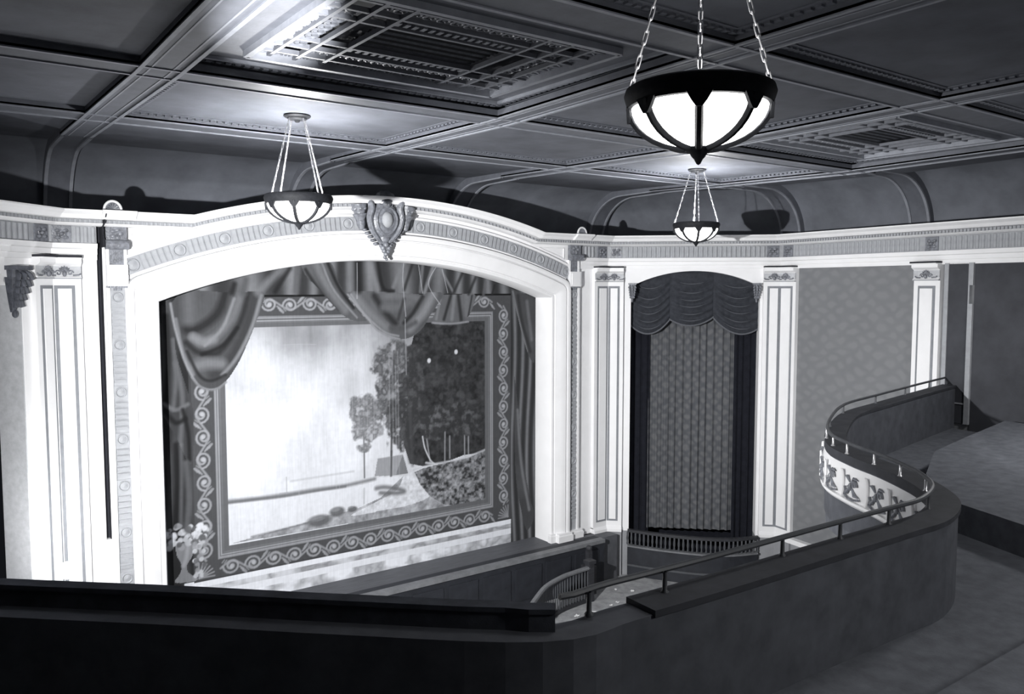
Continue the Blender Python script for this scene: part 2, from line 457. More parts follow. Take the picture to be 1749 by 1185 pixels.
def frieze_run(P, Q, s0, s1, parent, plaques):
    F, l = face_frame(P, Q, .91)
    s = s0
    while s <= s1:
        if all(abs(s - c) > .21 for c in plaques):
            inst('flute', flute, F @ Matrix.Translation((s, 0, .04)), parent)
        s += .118
    for c in plaques: inst('floral_plaque', plaq, F @ Matrix.Translation((c, 0, .04)), parent)
frieze_run(A1, (2.69, 16), .1, .72, friz_left, [.2])
frieze_run(B1, A1, 3.4, LL - .05, friz_left, [LL - .22])
frieze_run((13.78, 16), A2, .06, .9, friz_right, [.72])
frieze_run(A2, B2, .05, LR - .05, friz_right, [.24, LR - .24])
frieze_run(B2, C2, .05, 11.0, friz_right, [.24, 4.15])

# ------------------------------------------------------------------ proscenium arch (casing, banded frieze, column strips)
arch = thing('proscenium_arch', (XC, 15.95, ST), 'white moulded proscenium arch framing the painted curtain', 'arch')
def casing_row(d, nfil=6, narc=48):
    Rd = R0 + d; w = HW + d; r = max(0.0, (d - .10)) * .62
    zf = ZC + math.sqrt((Rd - r) ** 2 - (w - r) ** 2); fx, fz = -(w - r), zf
    th0 = math.atan2(-fx, zf - ZC)                     # angle from vertical to the fillet centre
    pts = [(-w, ST)]
    pts += [(-w, ST + (zf - ST) * k / 6) for k in range(1, 6)]
    for k in range(nfil + 1):                          # from pointing left (angle pi) round to the arc normal
        a0 = PI; a1 = PI / 2 + th0; a = a0 + (a1 - a0) * k / nfil
        pts.append((fx + r * math.cos(a), fz + r * math.sin(a)))
    for k in range(1, narc):
        th = -th0 + 2 * th0 * k / narc
        pts.append((Rd * math.sin(th), ZC + Rd * math.cos(th)))
    left = pts[:6 + nfil + 1]
    pts += [(-x, z) for x, z in reversed(left)]
    return pts
prof = [(0, -.58), (0, .03), (.02, .055), (.075, .06), (.085, .03), (.10, .03), (.115, .075), (.15, .085), (.24, .125), (.34, .15), (.405, .155), (.415, .10), (.435, .10), (.445, .165), (.50, .18), (.55, .16), (.565, .0)]
rows = [[(XC + x, 16 - p, z) for x, z in casing_row(d)] for d, p in prof]
mb = MB().grid(rows)
part('casing', mb, 'white', arch, True)
# plinth blocks at the foot of the jambs
for s in (-1, 1):
    mb = MB()
    for (d0, d1, p) in ((-.03, .13, .12), (.13, .60, .24), (.60, 1.02, .15)):
        xs = sorted((XC + s * (HW + d0), XC + s * (HW + d1)))
        mb.box((xs[0], 16 - p, ST), (xs[1], 16.02, ST + .16)); mb.box((xs[0] + .02, 16 - p + .02, ST + .16), (xs[1] - .02, 16.02, ST + .22))
    part('jamb_plinth', mb, 'white', arch)
# banded frieze following the arch
RB0, RB1 = 13.62, 13.91
tb = .378
mb = MB(); rows = []
for i in range(61):
    a = -tb + 2 * tb * i / 60; s, c = math.sin(a), math.cos(a)
    rows.append([(XC + r * s, 16 - p, ZC + r * c) for r, p in ((RB0, 0), (RB0, .05), (RB1, .05), (RB1, 0))])
part('frieze_band', MB().grid(rows, close_u=True), 'greypaint', arch)
for r0, r1, p in ((RB1, RB1 + .05, .09), (RB0 - .035, RB0, .07)):
    rows = [[(XC + r * math.sin(a), 16 - pp, ZC + r * math.cos(a)) for r, pp in ((r0, 0), (r0, p), (r1, p), (r1, 0))] for a in np.linspace(-tb, tb, 61)]
    part('frieze_edge', MB().grid(rows, close_u=True), 'white', arch)
ro = MB().box((-.145, -.145, 0), (.145, .145, .012))
ro.lathe([(.118, .012), (.118, .03), (.105, .045), (.09, .03), (.085, .018), (.06, .03), (0, .045)], 20)
rosette = smesh('rosette', ro, 'greypaint', True)
rib = MB().box((-.045, -.13, 0), (.045, .13, .022)); rib.box((-.03, -.115, .022), (.03, .115, .032))
arch_rib = smesh('arch_flute', rib, 'greypaint')
for k in range(-6, 7):
    a = k * .062
    if k: inst('rosette', rosette, frame((XC + 13.765 * math.sin(a), 15.95, ZC + 13.765 * math.cos(a)), (math.cos(a), 0, -math.sin(a)), (0, -1, 0)), arch)
    if k < 6:
        for j in range(5):
            b = a + .062 * (.245 + .1275 * j)
            if abs(XC + 13.765 * math.sin(b) - XC) < .42: continue
            inst('arch_flute', arch_rib, frame((XC + 13.765 * math.sin(b), 15.95, ZC + 13.765 * math.cos(b)), (math.cos(b), 0, -math.sin(b)), (0, -1, 0)), arch)
# column strips at both sides, with blocks and consoles above
rung = MB().box((-.1, -.03, 0), (.1, .03, .025)); rung.box((-.085, -.018, .025), (.085, .018, .035))
rung_me = smesh('strip_rung', rung, 'greypaint')
ros2 = MB().box((-.115, -.115, 0), (.115, .115, .012)); ros2.lathe([(.095, .012), (.095, .03), (.083, .04), (.072, .03), (.068, .018), (.045, .028), (0, .04)], 18)
ros2 = smesh('strip_rosette', ros2, 'greypaint', True)
vol = MB()
vol.box((-.17, -.19, 0), (.17, .19, .10))
vol.lathe([(.0, -.19), (.085, -.19), (.085, .19), (0, .19)], 14, Matrix.Translation((0, -.13, .12)) @ Matrix.Rotation(PI / 2, 4, 'Y'))
vol.tube([(0, -.05 + .12 * math.cos(t) * t / 7, .11 + .0 * t) for t in np.linspace(0, 6, 14)], .012, 5)
for k in range(5):
    a = k * 2 * PI / 5; vol.ellipsoid((.07 * math.cos(a), .06 + .07 * math.sin(a), .10), (.05, .04, .03), 8, 5)
console_me = smesh('console', vol, 'ornament', True)
for s in (-1, 1):
    xc = XC + s * (HW + .70)
    part('strip_ground', MB().box((xc - .125, 15.93, ST + .22), (xc + .125, 16.01, 0)), 'greypaint', arch)
    for e in (-1, 1):
        x = xc + e * .15
        part('strip_border', MB().box((x - .028, 15.89, ST + .22), (x + .028, 16.01, 0)), 'white', arch)
    for k in range(7):
        z = -.17 - .845 * k
        inst('strip_rosette', ros2, frame((xc, 15.93, z), (1, 0, 0), (0, -1, 0)), arch)
        for j in range(5):
            zz = z - .845 * (.245 + .1275 * j)
            if zz > ST + .3: inst('strip_rung', rung_me, frame((xc, 15.93, zz), (1, 0, 0), (0, -1, 0)), arch)
    part('bracket', MB().box((xc - .06, 15.88, -.05), (xc + .06, 16, .02)).box((xc - .17, 15.86, -.005), (xc + .17, 16, .03)), 'ornament', arch)
    part('block', MB().box((xc - .17, 15.83, .03), (xc + .17, 16, .40)).box((xc - .13, 15.815, .07), (xc + .13, 15.83, .36)), 'white', arch)
    part('grained_panel', MB().box((xc - .12, 15.92, .40), (xc + .12, 16, .69)), 'ornament', arch)
    for e in (-1, 1): part('panel_border', MB().box((xc + e * .145 - .025, 15.90, .40), (xc + e * .145 + .025, 16, .69)), 'white', arch)
    inst('console', console_me, frame((xc, 15.95, .88), (1, 0, 0), (0, -1, 0)), arch)
    # cornice breaks forward over the console
    pb = [((xc - .27, 15.55, 1.31), (0, -1, 0), (0, 0, 1)), ((xc + .27, 15.55, 1.31), (0, -1, 0), (0, 0, 1))]
    part('cornice_break', MB().sweep([(-.2, 0.004), (.12, 0.004), (.12, -.025), (.09, -.05), (.04, -.08), (.0, -.115), (-.03, -.145), (-.2, -.145)], pb), 'white', arch)
    # triangular spandrel moulding
    z0 = 1.0
    tri = [(XC + s * (HW + .42), .98), (XC + s * (HW - .35), .98), (XC + s * (HW + .42), .72)]
    mb = MB().tube([(x, 15.985, z) for x, z in tri], .018, 6, closed=True)
    part('spandrel_moulding', mb, 'white', arch)

# ------------------------------------------------------------------ pilasters
def pal_mesh():
    mb = MB()
    for k in range(7):
        a = PI * (k + .5) / 7 ; r = .085
        mb.ellipsoid((0, 0, 0), (.055, .02, .03), 8, 5, Matrix.Translation((.05 * math.cos(a), .05 * math.sin(a) - .03, .02)) @ Matrix.Rotation(a, 4, 'Z'))
    mb.ellipsoid((0, -.06, .03), (.035, .06, .035), 8, 6)
    for s in (-1, 1):
        mb.tube([(s * (.09 + .05 * math.cos(t) * (1 - t / 9)), -.05 + .05 * math.sin(t) * (1 - t / 9), .02) for t in np.linspace(0, 7, 16)], .012, 5)
        mb.tube([(s * .13, -.09, .02), (s * .22, -.085, .02), (s * .25, -.06, .02)], .014, 5)
    return mb
pal = smesh('palmette', pal_mesh(), 'ornament', True)
def pilaster(label, pts, zb=-6.30, zt=.16, margins=None, dado=True):
    pp = plan_path(pts, 0)
    p = thing('pilaster', (pts[len(pts) // 2][0], pts[len(pts) // 2][1], FL if dado else zb), label, 'pilaster', 'panelled pilasters of the stage and side walls')
    part('shaft', MB().sweep([(0, zb), (.10, zb), (.10, zt), (0, zt)], pp), 'white', p)
    part('base', MB().sweep([(0, zb - .12), (.16, zb - .12), (.16, zb - .05), (.14, zb - .02), (.11, zb + .02), (0, zb + .02)], pp), 'white', p)
    if dado: part('dado', MB().sweep([(0, FL), (.13, FL), (.13, zb - .12), (0, zb - .12)], pp), 'dado', p)
    cp = part('capital', MB().sweep([(0, zt), (.14, zt), (.15, zt + .025), (.12, zt + .04), (.12, zt + .21), (.17, zt + .24), (.20, zt + .26), (.20, zt + .33), (0, zt + .33)], pp), 'white', p)
    part('abacus', MB().sweep([(0, zt + .33), (.25, zt + .33), (.26, zt + .35), (0, zt + .35)], pp), 'white', cp)
    part('abacus_shadow', MB().sweep([(0, zt + .35), (.265, zt + .35), (.265, zt + .385), (0, zt + .385)], pp), 'shadepaint', cp)  # dark strip painting the shadow line above the capital
    part('capital_band', MB().sweep([(.10, zt + .045), (.124, zt + .045), (.124, zt + .205), (.10, zt + .205)], pp), 'capgrey', cp)
    part('bead', MB().sweep([(.10, zt - .012), (.155, zt - .012), (.16, zt + .012), (.10, zt + .012)], pp), 'greypaint', cp)
    for i in range(len(pts) - 1):
        F, l = face_frame(pts[i], pts[i + 1])
        x0 = .10; x1 = l - .10
        if len(pts) == 3:
            if i == 0: x1 = l - .05 if margins is None else l - margins
            else: x0 = .05 if margins is None else margins
        g = .055
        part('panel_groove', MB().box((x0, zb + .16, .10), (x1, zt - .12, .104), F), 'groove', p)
        part('panel', MB().box((x0 + g, zb + .16 + g, .10), (x1 - g, zt - .12 - g, .125), F), 'white', p)
        inst('palmette', pal, F @ Matrix.Translation(((x0 + x1) / 2, zt + .14, .12)), cp)
        if len(pts) == 2: pass
    return p
uA2 = (Vector(B2) - Vector(A2)).normalized(); uB2 = (Vector(C2) - Vector(B2)).normalized(); uA1 = (Vector(B1) - Vector(A1)).normalized()
def along(P, u, d): return (P[0] + u.x * d, P[1] + u.y * d)
pilaster('white panelled pilaster folded round the corner left of the stage arch', [along(A1, uA1, .44), A1, (2.42, 16.0)])
pilaster('white panelled pilaster folded between stage arch and curtained box', [(14.22, 16.0), A2, along(A2, uA2, .44)])
pilaster('white panelled pilaster right of the curtained box, above the balcony rail', [along(B2, -uA2, .46), B2, along(B2, uB2, .56)])
pilaster('single panelled white pilaster above the balcony end, beside the dark door', [along(B2, uB2, 3.80), along(B2, uB2, 4.40)])
# dado of the walls between
for nm, P, Q in (('baseboard_back', (14.0, 16.0), (14.22, 16.0)), ('baseboard_right', along(B2, uB2, .56), C2)):
    F, l = face_frame(P, Q)
    struct(nm, MB().box((0, FL, 0), (l, -6.42, .06), F), 'dado', 'grey painted dado ' + ('beside the apron' if nm.endswith('back') else 'along the right side wall'), 'dado')
F, l = face_frame(B2, C2)
struct('trim_4', MB().box((.56, -6.42, 0), (1.25, -6.30, .16), F), 'white', 'white sloping sill at the foot of the papered wall', 'sill')

# door casing on the side wall past the last pilaster
F, l = face_frame(B2, C2)
dr = struct('door_1', MB().box((4.56, -2.75, 0), (5.0, .50, .05), F), 'rearwall', 'dark doorway with pale casing beside the last pilaster', 'door')
part('door_casing', MB().box((5.0, -2.75, 0), (5.10, -.32, .09), F), 'greypaint', dr)
part('door_casing', MB().box((5.0, .05, 0), (5.10, .50, .09), F).box((5.0, -.32, 0), (5.03, .05, .09), F), 'greypaint', dr)
part('door_casing', MB().box((4.47, -2.75, 0), (4.56, .50, .07), F), 'greypaint', dr)
part('threshold', MB().box((4.47, -2.36, .05), (5.10, -2.33, .07), F), 'greypaint', dr)
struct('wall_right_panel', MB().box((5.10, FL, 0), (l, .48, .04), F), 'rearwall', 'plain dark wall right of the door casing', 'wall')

# ------------------------------------------------------------------ ceiling
HS = 2.45; HP = HS + .09                 # beam soffit, panel level
YB = 10.2
def lift(y): return .02 * max(0.0, y - YB) + .012 * max(0.0, YB - y)      # the old ceiling sags at the second cross beam
def lifted(mb):
    mb.v = [(x, y, z + lift(y)) for x, y, z in mb.v]; return mb
YBEAMS = [(-2.35, -1.85), (2.17, 2.66), (7.0, 7.45), (11.2, 11.72), (16.05, 16.6)]
XBEAMS = [(13.42, 14.05), (9.95, 10.45), (5.70, 6.30), (1.35, 1.9)]
GRILLES = [(2.66, 7.0), (11.72, 16.05)]
GY = (6.30, 9.95)
cx0, cx1 = -2.9, 18.0
mb = MB()
def slab(x0, x1, y0, y1):
    ys = [y0] + ([YB] if y0 < YB < y1 else []) + [y1]
    for i in range(len(ys) - 1): mb.box((x0, ys[i], HP), (x1, ys[i + 1], HP + .12))
slab(cx0, cx1, 10.2, 17.2); slab(cx0, cx1, -3.1, 6.0)
xs = [cx0, 2.4, 7.2, 11.5, 16.3, cx1]
for i in (0, 2, 4): slab(xs[i], xs[i + 1], 6.0, 10.2)
ceil = struct('ceiling', lifted(mb), 'ceiling', 'dark coffered plaster ceiling of crossing beams', 'ceiling')
def ybeam(x0, x1):
    mb = MB(); md = MB()
    for a, b in ((-3.1, YB), (YB, 15.85)):
        mb.box((x0, a, HS), (x1, b, HP + .02))
        for e in (x0, x1 - .05): md.box((e, a, HS - .018), (e + .05, b, HS + .03))
        md.box((x0 + .12, a, HS - .006), (x0 + .14, b, HS + .01)); md.box((x1 - .14, a, HS - .006), (x1 - .12, b, HS + .01))
    o = part('cross_beam', lifted(mb), 'beam', ceil); part('edge_moulding', lifted(md), 'beamline', o)
def xbeam(y0, y1):
    mb = MB().box((cx0, y0, HS + .003), (16.95, y1, HP + .02)); md = MB()
    for e in (y0, y1 - .05): md.box((cx0, e, HS - .014), (16.95, e + .05, HS + .03))
    o = part('long_beam', lifted(mb), 'beam', ceil); part('edge_moulding', lifted(md), 'beamline', o)
for a in YBEAMS: ybeam(*a)
for a in XBEAMS: xbeam(*a)
# egg-and-dart borders inside the coffers
for (x0, x1) in [(2.66, 7.0), (7.45, 11.2), (11.72, 16.05)]:
    for (y0, y1) in [(10.45, 13.42), (6.30, 9.95), (1.9, 5.70)]:
        isg = (y0 == 6.30 and (x0, x1) in GRILLES)
        mb = MB(); g = .10; zz = HP if not isg else HS + .165
        if isg: g = .07
        def egg(x, y, ax):
            mb.box((x - .032, y - .032, zz - .035), (x + .032, y + .032, zz))
        n = int((x1 - x0 - 2 * g) / .11)
        for i in range(n):
            x = x0 + g + (i + .5) * (x1 - x0 - 2 * g) / n
            egg(x, y0 + g, 0); egg(x, y1 - g, 0)
        n = int((y1 - y0 - 2 * g) / .11)
        for i in range(n):
            y = y0 + g + (i + .5) * (y1 - y0 - 2 * g) / n
            egg(x0 + g, y, 1); egg(x1 - g, y, 1)
        bd = MB()
        for (a, b_) in (((x0, y0), (x1, y0 + g * 1.9)), ((x0, y1 - g * 1.9), (x1, y1)), ((x0, y0), (x0 + g * 1.9, y1)), ((x1 - g * 1.9, y0), (x1, y1))):
            bd.box((a[0], a[1], zz - .012), (b_[0], b_[1], zz + .02))
        o = part('coffer_border', lifted(bd), 'beam', ceil)
        e = part('egg_moulding', lifted(mb), 'beam', o); e['kind'] = 'stuff'

# ---- cove round the ceiling, standing back behind the cornice
CP = [(-2.95, -3.0), (-2.95, 14.3), (-.4, 18.4), (16.95, 18.4), (19.5, 14.3), (19.5, -3.0)]
cove_prof = [(0, .6), (0, 1.35)] + [(1.5 - 1.5 * math.cos(t), 1.35 + 1.36 * math.sin(t)) for t in np.linspace(0, PI / 2, 14)[1:]]
cpr = cove_prof + [(3.3, 2.72), (3.3, 2.9), (-.3, 2.9), (-.3, .6)]
struct('ceiling_cove', MB().sweep(cpr, plan_path(CP, 0)), 'cove', 'dark coved band curving up to the ceiling above the cornice', 'cove', True)
def cove_rib(base, al, inw, w):
    """rib that carries a beam down the cove: base point on the wall line, al = along wall, inw = inwards"""
    base = Vector((*base, 0)); al = Vector((*al, 0)); inw = Vector((*inw, 0))
    pr = [(a, b) for a, b in cove_prof] + [(2.6, 2.72)]
    nn = []
    for i, (a, b) in enumerate(pr):
        p = pr[max(i - 1, 0)]; q = pr[min(i + 1, len(pr) - 1)]
        t = Vector((q[0] - p[0], q[1] - p[1])).normalized(); nn.append((t.y, -t.x))
    def rows(x0, x1, h0, h1):
        r = []
        for (a, b), (na, nb) in zip(pr, nn):
            r.append([tuple(base + al * x + inw * (a + na * h) + Vector((0, 0, b + nb * h))) for x, h in ((x0, h0), (x1, h0), (x1, h1), (x0, h1))])
        return r
    o = struct('cove_rib', MB().grid(rows(-w / 2 - .006, w / 2 + .006, -.02, .16), close_u=True), 'beam', None, None, True)
    for e in (-w / 2, w / 2 - .06):
        part('rib_edge', MB().grid(rows(e, e + .06, .10, .19), close_u=True), 'beamline', o, True)
    return o
RIBL = {0: 'plaster rib curving down the cove above the far left pilaster', 1: 'plaster rib curving down the cove left of the arch crown', 2: 'plaster rib curving down the cove right of the arch crown', 3: 'plaster rib at the left end of the cove over the curtained box'}
for i, (x0, x1) in enumerate(YBEAMS[1:]):
    o = cove_rib(((x0 + x1) / 2, 18.4), (1, 0), (0, -1), x1 - x0); tag(o, RIBL[i], 'cove rib')
for i, (y0, y1) in enumerate(XBEAMS[:2]):
    o = cove_rib((19.5, (y0 + y1) / 2), (0, 1), (-1, 0), y1 - y0)
    tag(o, ['plaster rib at the right end of the cove over the curtained box', 'faint plaster rib on the cove above the side wall'][i], 'cove rib')

# ------------------------------------------------------------------ pierced ceiling grilles
fret = MB()                                          # X between two I bars, in local xy
for s in (-1, 1):
    fret.box((-.10, -.012, 0), (.10, .012, .025), Matrix.Rotation(s * math.radians(58), 4, 'Z'))
fret.box((.078, -.095, 0), (.098, .095, .025)); fret.box((-.098, -.095, 0), (-.078, .095, .025))
fret_me = smesh('fret', fret, 'beamline')
scr = MB()
scr.tube([(.065 * math.cos(t), .065 * math.sin(t), .012) for t in np.linspace(0, 2 * PI, 14)[:-1]], .014, 5, closed=True)
scr.tube([(.065 + .055 * math.cos(t) * (1 - .1 * t), .055 * math.sin(t) * (1 - .1 * t), .012) for t in np.linspace(-PI, 3, 12)], .012, 5)
scr_me = smesh('scroll', scr, 'grille', True)
slat_me = None
def grille(x0, x1, label):
    cx = (x0 + x1) / 2; cy = (GY[0] + GY[1]) / 2; z = HS + .14 + lift(cy)
    g = thing('ceiling_grille', (cx, cy, z), label, 'ceiling grille', 'pierced plaster ceiling grilles')
    a, b = 1.66, 1.27
    # flat soffit round the opening, and the stepped moulding
    mb = MB()
    for (p, q) in (((x0, GY[0]), (x1, cy - b)), ((x0, cy + b), (x1, GY[1])), ((x0, cy - b), (cx - a, cy + b)), ((cx + a, cy - b), (x1, cy + b))):
        mb.box((p[0], p[1], z + .02), (q[0], q[1], z + .12))
    part('soffit', mb, 'beam', g)
    for k, (e, w, h0) in enumerate(((.0, .07, -.05), (.40, .05, -.02))):
        ring = MB(); aa, bb = a + e, b + e
        for s in (-1, 1):
            ring.box((cx + s * aa - w / 2, cy - bb, z + h0), (cx + s * aa + w / 2, cy + bb, z + .05))
            ring.box((cx - aa, cy + s * bb - w / 2, z + h0), (cx + aa, cy + s * bb + w / 2, z + .05))
        part('stepped_moulding', ring, 'beamline', g)
    part('back_board', MB().box((cx - a, cy - b, z + .16), (cx + a, cy + b, z + .2)), 'grilledark', g)
    for v in (1.42, 1.12, .80):
        for s in (-1, 1): part('bar', MB().box((cx + s * v - .022, cy - b, z), (cx + s * v + .022, cy + b, z + .05)), 'grille', g)
    for v in (1.04, .74, .45):
        for s in (-1, 1): part('bar', MB().box((cx - a, cy + s * v - .022, z + .005), (cx + a, cy + s * v + .022, z + .055)), 'grille', g)
    def run(me, name, half, off, pitch, axis):
        n = int(2 * half / pitch)
        for s in (-1, 1):
            for i in range(n):
                q = -half + (i + .5) * 2 * half / n
                if axis == 'y': m = Matrix.Translation((cx + s * off, cy + q, z + .03)) @ Matrix.Rotation(PI / 2, 4, 'Z')
                else: m = Matrix.Translation((cx + q, cy + s * off, z + .03))
                inst(name, me, m, g)
    run(fret_me, 'fret', 1.24, 1.54, .205, 'y'); run(fret_me, 'fret', 1.42, 1.155, .205, 'x')
    run(scr_me, 'scroll', .74, 1.27, .15, 'y'); run(scr_me, 'scroll', 1.12, .89, .16, 'x')
    # dentils round the louvre, then the louvre slats
    dn = MB()
    for s in (-1, 1):
        for i in range(16):
            q = -.78 + (i + .5) * 1.56 / 16; dn.box((cx + q - .025, cy + s * .56 - .05, z + .02), (cx + q + .025, cy + s * .56 + .05, z + .07))
    part('dentils', dn, 'grille', g)['kind'] = 'stuff'
    for i in range(11):
        y = cy - .40 + .08 * i
        m = frame((cx, y, z + .09), (1, 0, 0), (0, .5, .86))
        part('louvre_slat', MB().box((-.78, -.022, -.005), (.78, .022, .005), m), 'bronze' if i % 2 else 'darkornament', g)
    return g
grille(*GRILLES[0], 'pierced plaster ceiling grille with brightly lit fretwork, nearest the left beam')
grille(*GRILLES[1], 'dim pierced ceiling grille at right beyond the large lamp')

# ------------------------------------------------------------------ pendant bowl lamps
def link_mesh(L, w, r):
    pts = []
    for k in range(14):
        t = 2 * PI * k / 14
        pts.append((w * math.cos(t), 0, (L - w) * (1 if math.sin(t) > 1e-9 else (-1 if math.sin(t) < -1e-9 else 0)) + w * math.sin(t)))
    return MB().tube(pts, r, 5, closed=True)
LR_ = .5
link_me = smesh('chain_link', link_mesh(.050, .013, .0052), 'chain', True)
pane_prof = [(.462 * math.cos(t), -.30 * math.sin(t) - .03) for t in np.linspace(0.02, 1.40, 9)]
def lamp(x, y, zrim, label, rot, power, links, pow_in):
    zc_ = HP + lift(y)
    p = thing('pendant_lamp', (x, y, zrim - .42), label, 'pendant lamp', 'chain hung bowl lamps of the ceiling')
    T = Matrix.Translation((x, y, zrim)) @ Matrix.Rotation(rot, 4, 'Z')
    part('rim', MB().lathe([(.44, .07), (.475, .085), (.50, .07), (.512, .03), (.50, -.01), (.485, -.05), (.455, -.055), (.44, -.03), (.44, .07)], 48, T), 'bronze', p, True)
    for k in range(8):
        a0 = 2 * PI * k / 8 + .035; a1 = 2 * PI * (k + 1) / 8 - .035
        part('glass_pane', MB().lathe(pane_prof, 6, T, a0=a0, a1=a1), 'glass', p, True)
        a = 2 * PI * k / 8
        pts = [((r_ + .012) * math.cos(a), (r_ + .012) * math.sin(a), z_) for r_, z_ in [(.47, -.03)] + pane_prof]
        part('rib', MB().tube(pts, .028, 6, T), 'bronze', p, True)
        part('rib_bracket', MB().prism([(-.085, 0), (-.05, -.06), (-.02, -.10), (.02, -.10), (.05, -.06), (.085, 0)], -.012, .012, T @ frame((.478 * math.cos(a), .478 * math.sin(a), -.04), (-math.sin(a), math.cos(a), 0), (math.cos(a), math.sin(a), 0))), 'bronze', p)
    part('finial', MB().lathe([(0, -.44), (.015, -.43), (.03, -.40), (.045, -.385), (.06, -.36), (.085, -.345), (.10, -.325), (.085, -.31), (0, -.31)], 16, T), 'bronze', p, True)
    cn = part('canopy', MB().lathe([(0, 0), (.19, 0), (.20, -.02), (.18, -.04), (.15, -.045), (.145, -.06), (.13, -.07), (.05, -.075), (.03, -.11), (0, -.12)], 24, Matrix.Translation((x, y, zc_))), 'bronze', p, True)
    top = zc_ - .05
    for k in range(4):
        a = rot + PI / 2 * k
        c, s = math.cos(a), math.sin(a)
        p0 = Vector((x + .47 * c, y + .47 * s, zrim + .08)); p1 = Vector((x + .14 * c, y + .14 * s, top))
        d = p1 - p0; n = int(d.length / .082)
        hk = part('hook', MB().tube([tuple(p0 + Vector((-s * .05, c * .05, -.05))), tuple(p0 + Vector((0, 0, .0))), tuple(p0 + Vector((s * .05, -c * .05, -.05)))], .007, 5), 'chain', p)
        if links:
            ch = None
            for i in range(n):
                q = p0 + d * ((i + .5) / n)
                m = frame(q, (Vector((-s, c, 0)) if i % 2 else Vector((c, s, 0)).cross(d).cross(d)), (0, 0, 1))
                zdir = d.normalized(); xdir = Vector((-s, c, 0)) if i % 2 else zdir.cross(Vector((-s, c, 0)))
                ydir = zdir.cross(xdir)
                m = Matrix(((xdir.x, ydir.x, zdir.x, q.x), (xdir.y, ydir.y, zdir.y, q.y), (xdir.z, ydir.z, zdir.z, q.z), (0, 0, 0, 1)))
                inst('chain_link', link_me, m, p)
        else:
            mb = MB()
            for i in range(n):
                q = p0 + d * ((i + .5) / n); zdir = d.normalized(); xdir = Vector((-s, c, 0)) if i % 2 else zdir.cross(Vector((-s, c, 0))); ydir = zdir.cross(xdir)
                m = Matrix(((xdir.x, ydir.x, zdir.x, q.x), (xdir.y, ydir.y, zdir.y, q.y), (xdir.z, ydir.z, zdir.z, q.z), (0, 0, 0, 1)))
                b_ = link_mesh(.050, .010, .0042); mb.add(b_.v, b_.f, m)
            part('chain', mb, 'chain', p, True)
    l = light('lamp_bulb', 'POINT', (x, y, zrim - .02), pow_in, (1, 1, 1), .10)
    return p
lamp(4.82, 12.07, 1.31, 'chain hung bowl lamp lit in front of the arch, left of the shield ornament', math.radians(15), 0, False, 330)
lamp(14.05, 12.40, 1.34, 'smallest lit bowl lamp, in front of the curtained box', math.radians(48), 0, False, 300)
lamp(4.43, 3.90, 1.28, 'largest and nearest lit bowl lamp at top right of centre', math.radians(41.4), 0, True, 5)

